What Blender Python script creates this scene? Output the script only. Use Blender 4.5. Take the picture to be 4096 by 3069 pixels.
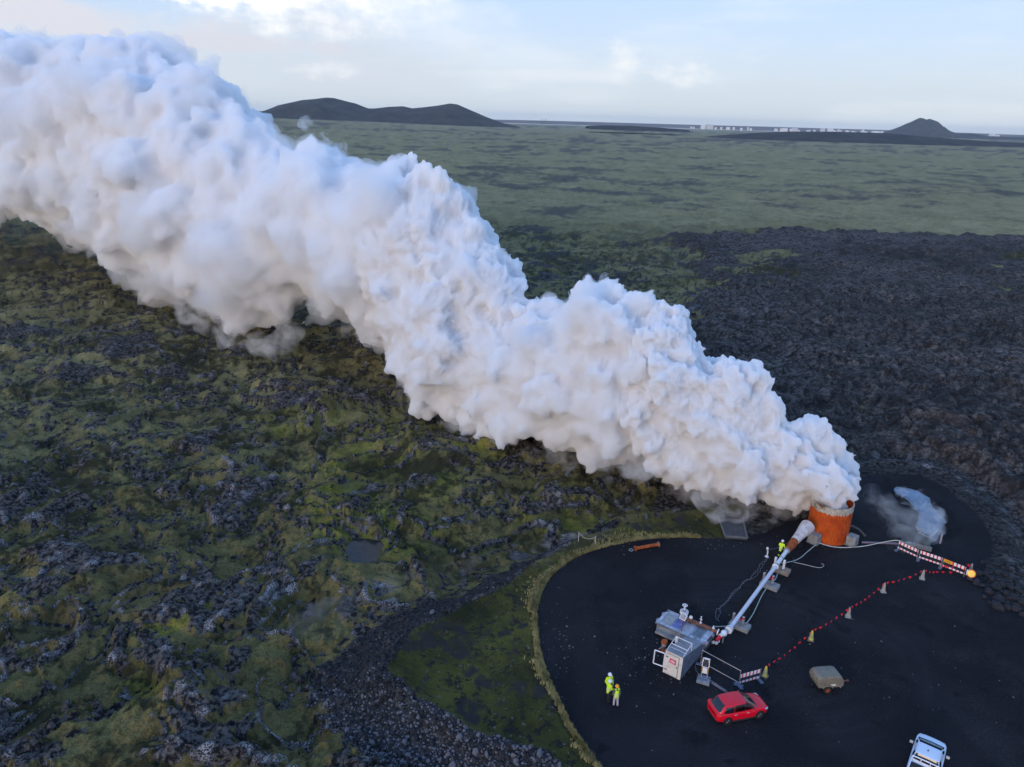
import bpy, bmesh, math, random, time
import numpy as np
from mathutils import Vector, Matrix, noise as mnoise
T0 = time.time()
for o in list(bpy.data.objects): bpy.data.objects.remove(o)
sc = bpy.context.scene; COL = sc.collection
rng = np.random.default_rng(11); random.seed(5)

# ------------------------------------------------------------------ camera
FPX = 3000.0; ROLL = math.radians(1.72); HC = 41.0
PITCH = math.atan((1534.5 - 478.0) / FPX * math.cos(ROLL))
_fw = np.array([0, math.cos(PITCH), -math.sin(PITCH)]); _r0 = np.array([1.0, 0, 0]); _u0 = np.cross(_r0, _fw)
RX = math.cos(ROLL) * _r0 + math.sin(ROLL) * _u0
UP = -math.sin(ROLL) * _r0 + math.cos(ROLL) * _u0
FW = _fw; CAM = np.array([0, 0, HC])
cd = bpy.data.cameras.new('camera'); cam = bpy.data.objects.new('camera', cd); COL.objects.link(cam); sc.camera = cam
cd.sensor_width = 36; cd.lens = FPX / 4096 * 36; cd.clip_start = 0.5; cd.clip_end = 300000
cam.matrix_world = Matrix(((RX[0], UP[0], -FW[0], 0), (RX[1], UP[1], -FW[1], 0), (RX[2], UP[2], -FW[2], HC), (0, 0, 0, 1)))
def ray(px, py): return FW + RX * ((px - 2048) / FPX) - UP * ((py - 1534.5) / FPX)
def at(px, py, d): return CAM + ray(px, py) * d                 # a point at a depth
def gnd(px, py, z=0.0):                                          # a point at a height
    d = ray(px, py); return CAM + d * ((z - HC) / d[2])

# ------------------------------------------------------------------ nodes helper
class N:
    def __init__(s, nt): s.t = nt; s.n = nt.nodes; s.l = nt.links
    def new(s, ty, **kw):
        n = s.n.new(ty)
        for k, v in kw.items(): setattr(n, k, v)
        return n
    def put(s, sock, v):
        if v is None: return
        if hasattr(v, 'links'): s.l.new(v, sock)
        else:
            try: sock.default_value = v
            except Exception: sock.default_value = (*v, 1.0)
    def m(s, op, a, b=None, c=None, clamp=False):
        n = s.new('ShaderNodeMath', operation=op, use_clamp=clamp)
        for i, v in enumerate((a, b, c)): s.put(n.inputs[i], v)
        return n.outputs[0]
    def ss(s, v, a, b, x=0.0, y=1.0):
        n = s.new('ShaderNodeMapRange', interpolation_type='SMOOTHSTEP')
        for i, q in enumerate((v, a, b, x, y)): s.put(n.inputs[i], q)
        return n.outputs[0]
    def mix(s, f, a, b, mode='MIX'):
        n = s.new('ShaderNodeMix', data_type='RGBA', blend_type=mode, clamp_factor=True)
        s.put(n.inputs[0], f); s.put(n.inputs[6], a); s.put(n.inputs[7], b)
        return n.outputs[2]
    def noise(s, vec, scale, detail=4, rough=0.55, dist=0.0, dims='3D'):
        n = s.new('ShaderNodeTexNoise', noise_dimensions=dims)
        if vec is not None: s.l.new(vec, n.inputs['Vector'])
        n.inputs['Scale'].default_value = scale; n.inputs['Detail'].default_value = detail
        n.inputs['Roughness'].default_value = rough; n.inputs['Distortion'].default_value = dist
        return n.outputs[0]
    def xyz(s, x, y, z):
        n = s.new('ShaderNodeCombineXYZ')
        for i, v in enumerate((x, y, z)): s.put(n.inputs[i], v)
        return n.outputs[0]

# ------------------------------------------------------------------ world: clear air, horizon haze, low clouds
SUN_EL, SUN_AZ = math.radians(11), math.radians(214)
w = bpy.data.worlds.new('World'); sc.world = w; w.use_nodes = True
k = N(w.node_tree); bg = k.n['Background']
sky = k.new('ShaderNodeTexSky', sky_type='NISHITA', sun_disc=False, sun_elevation=SUN_EL, sun_rotation=SUN_AZ)
sky.air_density = 1.0; sky.dust_density = 0.6; sky.ozone_density = 2.0; sky.altitude = 50
SKY_STR = 0.15
tc = k.new('ShaderNodeTexCoord'); sep = k.new('ShaderNodeSeparateXYZ'); k.l.new(tc.outputs['Generated'], sep.inputs[0])
el = k.m('MULTIPLY', k.m('ARCSINE', sep.outputs[2]), 57.2958)
az = k.m('MULTIPLY', k.m('ARCTAN2', sep.outputs[0], sep.outputs[1]), 57.2958)
vec = k.xyz(az, k.m('MULTIPLY', el, 1.7), 0.0)
nb = k.noise(vec, 0.16, 5, 0.58); nf = k.noise(vec, 0.5, 5, 0.6); nl = k.noise(vec, 0.05, 2, 0.5)
S = 1.0 / SKY_STR                      # colours below are radiance; the background multiplies by SKY_STR
def rad(r, g, b): return (r * S, g * S, b * S)
col = sky.outputs[0]
# blue overhead fill, added to light the ground and tint the plume tops
col = k.mix(0.70, col, rad(0.25, 0.49, 1.0))
# bright humid air towards the horizon, all round
col = k.mix(k.ss(el, 21.0, -3.0, 0.0, 0.95), col, rad(0.575, 0.635, 0.685))
col = k.mix(k.ss(el, 6.0, -1.0, 0.0, 0.85), col, rad(0.55, 0.60, 0.625))
# thin high streaks all round
def vma(v, s, b):
    n = k.new('ShaderNodeVectorMath', operation='MULTIPLY_ADD'); k.l.new(v, n.inputs[0]); n.inputs[1].default_value = s; n.inputs[2].default_value = b; return n.outputs[0]
def vdot(v):
    n = k.new('ShaderNodeVectorMath', operation='DOT_PRODUCT'); k.l.new(v, n.inputs[0]); k.l.new(v, n.inputs[1]); return n.outputs['Value']
st = k.ss(k.noise(vma(vec, (0.35, 0.95, 1), (0, 0, 3.0)), 0.22, 4, 0.6), 0.45, 0.75, 0.0, 0.35)
col = k.mix(st, col, rad(0.74, 0.77, 0.80))
def lump(col, a0, e0, sa, se, kn, soft, colour, op, nn=nb):
    d2 = vdot(vma(vec, (1 / sa, 1 / (1.7 * se), 0), (-a0 / sa, -e0 / se, 0)))
    e = k.m('SUBTRACT', k.m('MULTIPLY_ADD', nn, kn, 1 - 0.5 * kn), d2)
    return k.mix(k.ss(e, 0.0, soft, 0.0, op), col, colour)
# low broken cloud elsewhere round the horizon
gen = k.m('MULTIPLY', k.ss(nb, 0.50, 0.62), k.m('MULTIPLY', k.ss(el, 26, 8), k.ss(k.m('ABSOLUTE', az), 36, 46)))
col = k.mix(gen, col, k.mix(nf, rad(0.62, 0.64, 0.70), rad(0.95, 0.94, 0.92)))
# (azimuth, elevation, half width, half height, roughness, softness)
col = lump(col, -14, 4.0, 14, 3.6, 2.0, 1.6, rad(0.56, 0.585, 0.64), 0.80)           # grey veil behind the hills
col = lump(col, -15.0, 7.6, 11.0, 3.6, 2.6, 1.9, rad(0.92, 0.905, 0.875), 1.0, nf)       # big white cumulus
col = lump(col, -20.0, 7.4, 8.0, 1.4, 3.6, 1.2, rad(0.98, 0.965, 0.935), 1.0, nf)
col = lump(col, -6.0, 6.4, 6.5, 3.0, 3.0, 2.2, rad(0.86, 0.86, 0.85), 0.75, nb)
col = lump(col, -30, 5.0, 11, 1.3, 3.0, 0.9, rad(0.60, 0.605, 0.66), 0.95)            # grey bank on the left
col = lump(col, -19.0, 4.2, 9.0, 0.7, 2.6, 0.9, rad(0.58, 0.59, 0.65), 0.9)
col = lump(col, -13.4, 2.8, 3.2, 0.7, 4.2, 1.6, rad(0.76, 0.76, 0.78), 0.75, nf)       # small cumulus over the hill
col = lump(col, 7.2, 3.9, 1.9, 1.7, 3.6, 2.0, rad(0.80, 0.80, 0.79), 0.75, nf)        # soft heaps on the right
col = lump(col, 11.2, 3.4, 2.2, 1.2, 4.2, 1.6, rad(0.80, 0.81, 0.82), 0.55, nf)
col = lump(col, 2.0, 3.0, 8.0, 0.6, 4.0, 1.5, rad(0.68, 0.71, 0.76), 0.6)
# the ground below the horizon is never seen
bg.inputs[1].default_value = SKY_STR
k.l.new(col, bg.inputs[0])

# ------------------------------------------------------------------ sun (veiled by cloud, low behind the camera)
sl = bpy.data.lights.new('sun', 'SUN'); sl.energy = 1.35; sl.angle = math.radians(25); sl.color = (1.0, 0.77, 0.58)
so = bpy.data.objects.new('sun', sl); COL.objects.link(so)
_d = Vector((math.sin(SUN_AZ) * math.cos(SUN_EL), math.cos(SUN_AZ) * math.cos(SUN_EL), math.sin(SUN_EL)))
so.rotation_euler = _d.to_track_quat('Z', 'Y').to_euler(); so.location = (0, -40, 120)

vs = sc.view_settings; vs.view_transform = 'Standard'; vs.look = 'None'; vs.gamma = 1.0; vs.use_curve_mapping = False
vs.exposure = 0.38
cy = sc.cycles
cy.use_denoising = True; cy.max_bounces = 28; cy.volume_bounces = 16; cy.volume_step_rate = 0.5; cy.volume_max_steps = 96; cy.diffuse_bounces = 2; cy.glossy_bounces = 3
cy.transparent_max_bounces = 48; cy.transmission_bounces = 4; cy.use_adaptive_sampling = True; cy.adaptive_threshold = 0.012
cy.sample_clamp_indirect = 3.0; cy.caustics_reflective = False; cy.caustics_refractive = False

# ------------------------------------------------------------------ tags and mesh helpers
def tag(o, label=None, cat=None, group=None, kind=None):
    if label: o['label'] = label
    if cat: o['category'] = cat
    if group: o['group'] = group
    if kind: o['kind'] = kind
    return o
def link(name, me, parent=None, mat=None, smooth=False):
    o = bpy.data.objects.new(name, me); COL.objects.link(o)
    if mat is not None: me.materials.clear(); me.materials.append(mat)
    if parent is not None: o.parent = parent
    if smooth: me.polygons.foreach_set('use_smooth', np.ones(len(me.polygons), bool))
    return o
def empty(name, loc, rz=0.0):
    o = bpy.data.objects.new(name, None); COL.objects.link(o); o.empty_display_size = 0.3
    o.location = tuple(float(v) for v in loc); o.rotation_euler = (0, 0, rz); return o
def np_mesh(name, V, Fq):
    V = np.ascontiguousarray(V, np.float32); Fq = np.ascontiguousarray(Fq, np.int32)
    me = bpy.data.meshes.new(name); n = Fq.shape[1]
    me.vertices.add(len(V)); me.vertices.foreach_set('co', V.ravel())
    me.loops.add(Fq.size); me.loops.foreach_set('vertex_index', Fq.ravel())
    me.polygons.add(len(Fq)); me.polygons.foreach_set('loop_start', np.arange(0, Fq.size, n, dtype=np.int32))
    me.update(calc_edges=True); return me
class MB:
    def __init__(s): s.v = []; s.f = []; s.M = Matrix.Identity(4)
    def add(s, vs_, fs):
        b = len(s.v); s.v += [tuple(s.M @ Vector(p)) for p in vs_]; s.f += [tuple(b + i for i in q) for q in fs]; return s
    def box(s, c, d, rz=0.0, bev=0.0):
        x, y, z = (q / 2 for q in d)
        if bev <= 0:
            P = [(i * x, j * y, l * z) for l in (-1, 1) for i, j in ((-1, -1), (1, -1), (1, 1), (-1, 1))]
            Q = [(3, 2, 1, 0), (4, 5, 6, 7), (0, 1, 5, 4), (1, 2, 6, 5), (2, 3, 7, 6), (3, 0, 4, 7)]
        else:
            bm = bmesh.new(); bmesh.ops.create_cube(bm, size=1)
            for v in bm.verts: v.co = (v.co.x * d[0], v.co.y * d[1], v.co.z * d[2])
            bmesh.ops.bevel(bm, geom=bm.edges[:], offset=bev, segments=2, affect='EDGES', profile=0.5)
            bm.verts.index_update(); P = [tuple(v.co) for v in bm.verts]; Q = [tuple(v.index for v in f.verts) for f in bm.faces]; bm.free()
        R = Matrix.Translation(c) @ Matrix.Rotation(rz, 4, 'Z'); return s.add([R @ Vector(p) for p in P], Q)
    def cyl(s, a, b, r0, r1=None, seg=16, cap=True, hollow=False):
        r1 = r0 if r1 is None else r1
        a = Vector(a); b = Vector(b); q = (b - a).to_track_quat('Z', 'Y')
        P = []; 
        for c, r in ((a, r0), (b, r1)):
            for i in range(seg):
                t = 2 * math.pi * i / seg; P.append(c + q @ Vector((r * math.cos(t), r * math.sin(t), 0)))
        Q = [(i, (i + 1) % seg, seg + (i + 1) % seg, seg + i) for i in range(seg)]
        if cap: Q += [tuple(range(seg))[::-1], tuple(range(seg, 2 * seg))]
        return s.add(P, Q)
    def tube(s, pts, r, seg=8, cap=True):
        pts = [Vector(p) for p in pts]; n = len(pts); rr = r if hasattr(r, '__len__') else [r] * n
        P = []; up = Vector((0, 0, 1))
        for i, p in enumerate(pts):
            t = (pts[min(i + 1, n - 1)] - pts[max(i - 1, 0)]).normalized()
            u_ = up if abs(t.z) < 0.9 else Vector((1, 0, 0))
            x = t.cross(u_).normalized(); y = x.cross(t)
            for j in range(seg):
                a = 2 * math.pi * j / seg; P.append(p + (x * math.cos(a) + y * math.sin(a)) * rr[i])
        Q = [(i * seg + j, i * seg + (j + 1) % seg, (i + 1) * seg + (j + 1) % seg, (i + 1) * seg + j) for i in range(n - 1) for j in range(seg)]
        if cap: Q += [tuple(range(seg))[::-1], tuple(range((n - 1) * seg, n * seg))]
        return s.add(P, Q)
    def lathe(s, prof, seg=24, c=(0, 0, 0), close=False):
        P = [(c[0] + r * math.cos(2 * math.pi * j / seg), c[1] + r * math.sin(2 * math.pi * j / seg), c[2] + z) for r, z in prof for j in range(seg)]
        Q = [(i * seg + j, i * seg + (j + 1) % seg, (i + 1) * seg + (j + 1) % seg, (i + 1) * seg + j) for i in range(len(prof) - 1) for j in range(seg)]
        if close: Q += [tuple(range(seg))[::-1], tuple(range((len(prof) - 1) * seg, len(prof) * seg))]
        return s.add(P, Q)
    def ball(s, c, r, u=12, v=8):
        r = r if hasattr(r, '__len__') else (r, r, r)
        P = [(c[0] + r[0] * math.sin(math.pi * i / v) * math.cos(2 * math.pi * j / u), c[1] + r[1] * math.sin(math.pi * i / v) * math.sin(2 * math.pi * j / u), c[2] + r[2] * math.cos(math.pi * i / v)) for i in range(v + 1) for j in range(u)]
        Q = [(i * u + j, (i + 1) * u + j, (i + 1) * u + (j + 1) % u, i * u + (j + 1) % u) for i in range(v) for j in range(u)]
        return s.add(P, Q)
    def quad(s, a, b, c, d, th=0.0):
        a, b, c, d = (Vector(p) for p in (a, b, c, d)); n = (b - a).cross(d - a).normalized() * th
        if th == 0: return s.add([a, b, c, d], [(0, 1, 2, 3)])
        return s.add([a - n, b - n, c - n, d - n, a, b, c, d], [(3, 2, 1, 0), (4, 5, 6, 7), (0, 1, 5, 4), (1, 2, 6, 5), (2, 3, 7, 6), (3, 0, 4, 7)])
    def build(s, name, mat=None, parent=None, smooth=False, angle=0.6):
        me = bpy.data.meshes.new(name); me.from_pydata(s.v, [], s.f); me.update()
        o = link(name, me, parent, mat, smooth)
        if smooth:
            bm = bmesh.new(); bm.from_mesh(me)
            for e in bm.edges:
                if len(e.link_faces) == 2 and e.calc_face_angle(0) > angle: e.smooth = False
            bm.to_mesh(me); bm.free()
        return o
def copy_tree(o, parent=None):
    c = o.copy(); COL.objects.link(c); c.parent = parent
    for ch in list(o.children): copy_tree(ch, c)
    return c

# ------------------------------------------------------------------ plain materials
_mats = {}
def mat(name, colr, rough=0.6, metal=0.0, var=0.15, scale=3.0, spec=0.4, bump=0.0, dirt=None, dscale=1.5, coat=0.0, alpha=1.0):
    if name in _mats: return _mats[name]
    m = bpy.data.materials.new(name); m.use_nodes = True; q = N(m.node_tree); b = q.n['Principled BSDF']
    t = q.new('ShaderNodeTexCoord').outputs['Object']
    n1 = q.noise(t, scale, 5, 0.6)
    c0 = tuple(v * (1 - var) for v in colr); c1 = tuple(min(1, v * (1 + var)) for v in colr)
    c = q.mix(q.ss(n1, 0.3, 0.7), c0, c1)
    if dirt is not None:
        n2 = q.noise(t, dscale, 6, 0.65, 0.4); c = q.mix(q.ss(n2, 0.5, 0.72), c, dirt)
    q.put(b.inputs['Base Color'], c)
    b.inputs['Roughness'].default_value = rough; b.inputs['Metallic'].default_value = metal
    b.inputs['Specular IOR Level'].default_value = spec; b.inputs['Coat Weight'].default_value = coat; b.inputs['Alpha'].default_value = alpha
    if bump:
        bp = q.new('ShaderNodeBump'); bp.inputs['Strength'].default_value = bump; bp.inputs['Distance'].default_value = 0.02
        q.l.new(q.noise(t, scale * 6, 4, 0.6), bp.inputs['Height']); q.l.new(bp.outputs[0], b.inputs['Normal'])
    _mats[name] = m; return m
# ------------------------------------------------------------------ noise in numpy
_pr = np.random.default_rng(77); _PM = _pr.permutation(2048).astype(np.int32); _PM = np.concatenate([_PM, _PM])
_ga = _pr.uniform(0, 2 * math.pi, 2048); _GX = np.cos(_ga).astype(np.float32); _GY = np.sin(_ga).astype(np.float32)
_J1 = _pr.uniform(0, 1, 2048).astype(np.float32); _J2 = _pr.uniform(0, 1, 2048).astype(np.float32); _J3 = _pr.uniform(0, 1, 2048).astype(np.float32)
LODR = None                                     # radii of the sheet's points (rising): fine octaves are only laid near by
def _cut(x, lam, kf=150.0):
    if LODR is None or len(x) != len(LODR): return len(x)
    return int(np.searchsorted(LODR, lam * kf))
def perlin(x, y, s=0):
    fx = np.floor(x); fy = np.floor(y); ix = fx.astype(np.int32) + s * 131; iy = fy.astype(np.int32) + s * 57; fx = x - fx; fy = y - fy
    u = fx * fx * fx * (fx * (fx * 6 - 15) + 10); v = fy * fy * fy * (fy * (fy * 6 - 15) + 10)
    p0 = _PM[ix & 2047]; p1 = _PM[(ix + 1) & 2047]; j0 = iy & 2047; j1 = (iy + 1) & 2047
    def g(h_, dx, dy): return _GX[h_] * (fx - dx) + _GY[h_] * (fy - dy)
    a = g(_PM[p0 + j0], 0, 0); b = g(_PM[p1 + j0], 1, 0); c = g(_PM[p0 + j1], 0, 1); d = g(_PM[p1 + j1], 1, 1)
    a = a + (b - a) * u; c = c + (d - c) * u
    return (a + (c - a) * v) * np.float32(1.5)
def fbm(x, y, lam, oc=4, s=0, gain=0.5, ridge=False):
    x = np.asarray(x, np.float32); y = np.asarray(y, np.float32)
    o = np.zeros_like(x); am = 1.0; tot = 0.0; l = lam
    for i in range(oc):
        n_ = _cut(x, l)
        n = perlin(x[:n_] / np.float32(l) + np.float32(17.3 * i), y[:n_] / np.float32(l) - np.float32(9.1 * i), s + i)
        o[:n_] += np.float32(am) * ((1 - 2 * np.abs(n)) if ridge else n); tot += am; am *= gain; l *= 0.5
    return o / np.float32(tot) * np.float32(1.0 if ridge else 1.6)
def worley(x, y, s=0, lam=1.0):
    n_ = _cut(x, lam, 110.0); N_ = len(x); x = np.asarray(x[:n_], np.float32); y = np.asarray(y[:n_], np.float32)
    ix = np.floor(x).astype(np.int32); iy = np.floor(y).astype(np.int32)
    f1 = np.full(x.shape, 9.0, np.float32); f2 = f1.copy(); idv = np.zeros_like(f1)
    for dx in (-1, 0, 1):
        pc = _PM[(ix + dx + s * 131) & 2047]
        for dy in (-1, 0, 1):
            h_ = _PM[pc + ((iy + dy) & 2047)]
            d = np.hypot(ix + dx + _J1[h_] - x, iy + dy + _J2[h_] - y); n = d < f1
            f2 = np.where(n, f1, np.minimum(f2, d)); idv = np.where(n, _J3[h_], idv); f1 = np.where(n, d, f1)
    def pad_(a, v): return np.concatenate([a, np.full(N_ - n_, v, np.float32)])
    return pad_(f1, 0.4), pad_(f2, 0.7), pad_(idv, 0.5)
def sst(v, a, b):
    t = np.clip((v - a) / (b - a), 0, 1); return t * t * (3 - 2 * t)
def polydist(X, Y, poly, near=None):
    """signed distance to a closed polygon in metres, negative inside"""
    if near is not None and LODR is not None and len(X) == len(LODR):
        n_ = int(np.searchsorted(LODR, near)); r_ = np.full(X.shape, 99.0, np.float32); r_[:n_] = polydist(X[:n_], Y[:n_], poly); return r_
    c = np.zeros(X.shape, bool); d = np.full(X.shape, 1e18); n = len(poly)
    for i in range(n):
        x1, y1 = poly[i][:2]; x2, y2 = poly[(i + 1) % n][:2]
        k_ = ((y1 > Y) != (y2 > Y)) & (X < (x2 - x1) * (Y - y1) / (y2 - y1 + 1e-12) + x1); c ^= k_
        ex, ey = x2 - x1, y2 - y1; t = np.clip(((X - x1) * ex + (Y - y1) * ey) / (ex * ex + ey * ey + 1e-12), 0, 1)
        d = np.minimum(d, (X - x1 - t * ex) ** 2 + (Y - y1 - t * ey) ** 2)
    d = np.sqrt(d); return np.where(c, -d, d)
def linedist(X, Y, line):
    if LODR is not None and len(X) == len(LODR) and len(X) > 5000:
        n_ = int(np.searchsorted(LODR, 140)); r_ = np.full(X.shape, 99.0, np.float32); r_[:n_] = linedist(X[:n_], Y[:n_], line); return r_
    d = np.full(X.shape, 1e18)
    for i in range(len(line) - 1):
        x1, y1 = line[i][:2]; x2, y2 = line[i + 1][:2]; ex, ey = x2 - x1, y2 - y1
        t = np.clip(((X - x1) * ex + (Y - y1) * ey) / (ex * ex + ey * ey), 0, 1)
        d = np.minimum(d, (X - x1 - t * ex) ** 2 + (Y - y1 - t * ey) ** 2)
    return np.sqrt(d)
def smooth_line(P, n=6):
    """Catmull-Rom"""
    P = [np.array(p, float) for p in P]; out = []
    for i in range(len(P) - 1):
        p0, p1, p2, p3 = P[max(i - 1, 0)], P[i], P[i + 1], P[min(i + 2, len(P) - 1)]
        for t in np.linspace(0, 1, n, endpoint=False):
            out.append(0.5 * ((2 * p1) + (-p0 + p2) * t + (2 * p0 - 5 * p1 + 4 * p2 - p3) * t * t + (-p0 + 3 * p1 - 3 * p2 + p3) * t ** 3))
    out.append(P[-1]); return out

# ------------------------------------------------------------------ areas of the ground
PAD = [gnd(*p) for p in [(2560, 3260), (2400, 3069), (2300, 2940), (2215, 2760), (2165, 2640), (2150, 2520), (2152, 2430), (2195, 2320), (2290, 2238), (2440, 2178), (2600, 2152), (2790, 2148), (2900, 2156), (3050, 2130), (3190, 2060), (3330, 1980), (3420, 1915), (3560, 1895), (3700, 1905), (3830, 1990), (3930, 2080), (3975, 2190), (3925, 2290), (3990, 2400), (4140, 2480), (4400, 2560), (4900, 2800), (4700, 3260)]]
PAD = [np.array(p[:2]) for p in smooth_line(PAD + [PAD[0]], 5)][:-1]
# raised gravel platform (pad plus the grassy bank left of it); the lava lies lower
PLAT = [gnd(*p) for p in [(2700, 3400), (2240, 3110), (1880, 2960), (1640, 2800), (1500, 2690), (1590, 2560), (1790, 2440), (2080, 2300), (2330, 2170), (2560, 2080), (2880, 2040), (3120, 2010), (3330, 1930), (3440, 1870), (3580, 1850), (3760, 1880), (3900, 1990), (4020, 2110), (4030, 2250), (4100, 2390), (4400, 2500), (5000, 2760), (4800, 3400)]]
PLAT = [p[:2] for p in smooth_line(PLAT + [PLAT[0]], 4)][:-1]
FLOW = [gnd(*p) for p in [(2640, 935), (2780, 1000), (2860, 1130), (2850, 1220), (2790, 1300), (2700, 1400), (2800, 1500), (2900, 1640), (3050, 1750), (3250, 1900), (3600, 1840), (3900, 1960), (4100, 2180), (4200, 2440), (5200, 2700), (6500, 2000), (7000, 1100), (5000, 960), (4300, 925), (4000, 945), (3650, 930), (3300, 935), (3000, 915), (2800, 940)]]
FLOW = [p[:2] for p in FLOW]
STREAM = [gnd(*p)[:2] for p in smooth_line([(3590, 1952), (3625, 1975), (3680, 2010), (3715, 2050), (3725, 2090), (3700, 2130), (3690, 2160)], 5)]
TRENCH = [gnd(*p, -1.5)[:2] for p in [(2060, 2225), (2200, 2195), (2400, 2150), (2560, 2110), (2700, 2080)]]

# ------------------------------------------------------------------ ground: one sheet to the horizon
azs = np.concatenate([np.arange(-180, -49, 4.0), np.arange(-49, 49.01, 0.096), np.arange(53, 180, 4.0)]); azs = np.radians(azs)
dep = np.radians(np.concatenate([[85, 80, 75, 70, 66, 62, 59], np.arange(57, 0.36, -0.084)]))
rad_ = np.concatenate([HC / np.tan(dep), [7500, 8800, 10500, 12500, 15000]])
RR, AA = np.meshgrid(rad_, azs, indexing='ij'); nr, na = RR.shape
X = (RR * np.sin(AA)).ravel().astype(np.float32); Y = (RR * np.cos(AA)).ravel().astype(np.float32); Rr = RR.ravel().astype(np.float32)
def terrain(X, Y, Rr):
    X = np.asarray(X, np.float32); Y = np.asarray(Y, np.float32); Rr = np.asarray(Rr, np.float32)
    dpad = polydist(X, Y, PAD, 135); dplat = polydist(X, Y, PLAT, 135); dflow = polydist(X, Y, FLOW)
    flow = sst(-(dflow + fbm(X, Y, 25, 4, 51) * 7 + fbm(X, Y, 4, 2, 53) * 1.5), -2.0, 5.0)
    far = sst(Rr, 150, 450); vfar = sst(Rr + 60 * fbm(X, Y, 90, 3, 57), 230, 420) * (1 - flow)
    wx = X + fbm(X, Y, 14, 3, 1) * 4.0; wy = Y + fbm(X, Y, 14, 3, 2) * 4.0
    big = fbm(wx, wy, 38, 4, 3) * 1.5; mid = fbm(wx, wy, 11, 4, 5)
    rid = fbm(wx, wy, 10, 3, 7, 0.45, True)
    # bare rock breaks through the moss in patches and slabs
    rk = 0.75 * fbm(wx, wy, 8.5, 5, 9, 0.68) + 0.6 * fbm(X, Y, 48, 3, 13) + 0.5 * (rid - 0.4) + 0.35 * mid
    leftnear = sst(Rr, 110, 45)
    bias = -0.20 + 0.22 * leftnear - 0.02 * far + 1.35 * flow
    strip = sst(fbm(X, Y * 1.6, 55, 4, 61), 0.25, 0.5) * sst(Rr, 150, 230)      # mossy islands in the dark flow
    bias = bias - 1.5 * strip * flow
    gr = fbm(X, Y, 2.4, 5, 15, 0.78); rk = rk + 0.42 * gr
    rock = sst(rk + bias, -0.02, 0.16)
    # rock relief: rounded lumps and slabs split by cracks
    ex, ey = wx * 0.8 + wy * 0.6, -wx * 0.6 + wy * 0.8
    f1, f2, idv = worley(ex / 3.4, ey / 2.0, 21, 2.0); crack = sst(f2 - f1, 0.02, 0.25)
    g1, g2, idv2 = worley(ex / 1.25 + 3, ey / 0.8, 22, 0.8); crack2 = sst(g2 - g1, 0.02, 0.28)
    rel = fbm(wx, wy, 5.0, 4, 23, 0.5, True)
    rope = fbm(X * 0.6 + Y * 0.8, X * 0.35 - Y * 1.1, 2.2, 3, 27, 0.5, True)
    lumps = (0.15 + 0.85 * idv) * np.clip(1 - (f1 / 0.85) ** 2, 0, 1) * crack
    lumps2 = (0.2 + 0.8 * idv2) * np.clip(1 - (g1 / 0.85) ** 2, 0, 1) * crack2
    cord = sst(np.abs(fbm(wx, wy, 7.5, 2, 43)), 0.075, 0.0) * sst(Rr, 75, 50) * sst(fbm(X, Y, 20, 2, 45), -0.1, 0.25)    # ropy ridges
    crk = fbm(X, Y, 1.6, 4, 47, 0.72)
    hr = 0.26 * crk + 0.12 + 0.46 * lumps + 0.24 * lumps2 + 0.16 * rel + 0.14 * rope + 0.10 * fbm(X, Y, 0.6, 3, 29, 0.6)
    hum = np.abs(fbm(wx, wy, 3.6, 3, 35, 0.55)); hol = np.abs(fbm(ex, ey * 1.4, 6.5, 4, 37, 0.6))
    hm = 0.17 * fbm(X, Y, 1.15, 4, 49, 0.7) + 0.50 * np.clip(hum, 0, 0.8) + 0.45 * sst(hol, 0.0, 0.35) - 0.35 + 0.13 * fbm(X, Y, 1.7, 3, 31) + 0.20 * mid + 0.05 * fbm(X, Y, 0.5, 2, 33) + 0.10 * lumps
    rock = np.maximum(rock, 0.85 * sst(hol, 0.13, 0.03) * sst(fbm(X, Y, 13, 3, 39), -0.35, 0.1) * sst(Rr, 420, 200))
    h = big + 0.9 * mid + 0.75 * np.clip(rid, -0.2, 1) + rock * hr * (1 + 0.8 * far) + (1 - rock) * hm * (1 + 0.7 * far) + 0.45 * cord
    h += flow * (1.2 + 1.2 * fbm(wx, wy, 16, 5, 41, 0.62, True) + 0.6 * rel + 0.6 * lumps)
    h *= (1 - 0.4 * vfar)
    h -= 1.9
    # platform and slopes
    edge = dplat + fbm(X, Y, 6, 3, 71) * 0.7
    base = sst(edge, 5.5, 0.0)                       # 1 on the platform
    keep = sst(edge, 0.5, 6.5)
    hb = 0.10 * fbm(X, Y, 5, 3, 81) * sst(dpad, 0.3, 3) + 0.25 * sst(dpad, 0.0, 0.7) * sst(dpad, 4.5, 1.0) + 0.10 * fbm(X, Y, 1.1, 3, 83) * sst(dpad, 0.2, 1.5)
    crest = sst(np.abs(edge + 0.3), 1.8, 0.0) * 0.55
    plat_h = hb + crest * sst(dpad, 1.0, 4.0) - 0.10
    h = plat_h * base + (h * keep - 1.9 * (1 - keep)) * (1 - base)
    h = np.where(dpad < 0, 0.02 * fbm(X, Y, 3.5, 3, 85) - 0.02, h)
    # stream bed and trench
    ds = linedist(X, Y, STREAM); h -= 0.55 * sst(ds, 3.2, 1.2) * (dpad < 3)
    dt = linedist(X, Y, TRENCH); h = np.where(dpad > 0, h - 1.0 * sst(dt, 1.6, 0.5), h)
    left = sst(X / Y, 0.42, 0.30)
    wd_ = 1.0 + 1.0 * sst(Y, 58, 47); rub = sst((edge + 1.4 * fbm(X, Y, 3, 3, 89)) / wd_, 3.4, 1.4) * sst(edge, -1.3, -0.1) * sst(dpad, 1.5, 3.5) * left * sst(X / Y, 0.22, 0.12)
    rub = np.maximum(rub, sst(dpad + 1.5 * fbm(X, Y, 4, 3, 87), 3.2, 1.2) * sst(dpad, -0.2, 0.3) * (1 - left))
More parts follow.
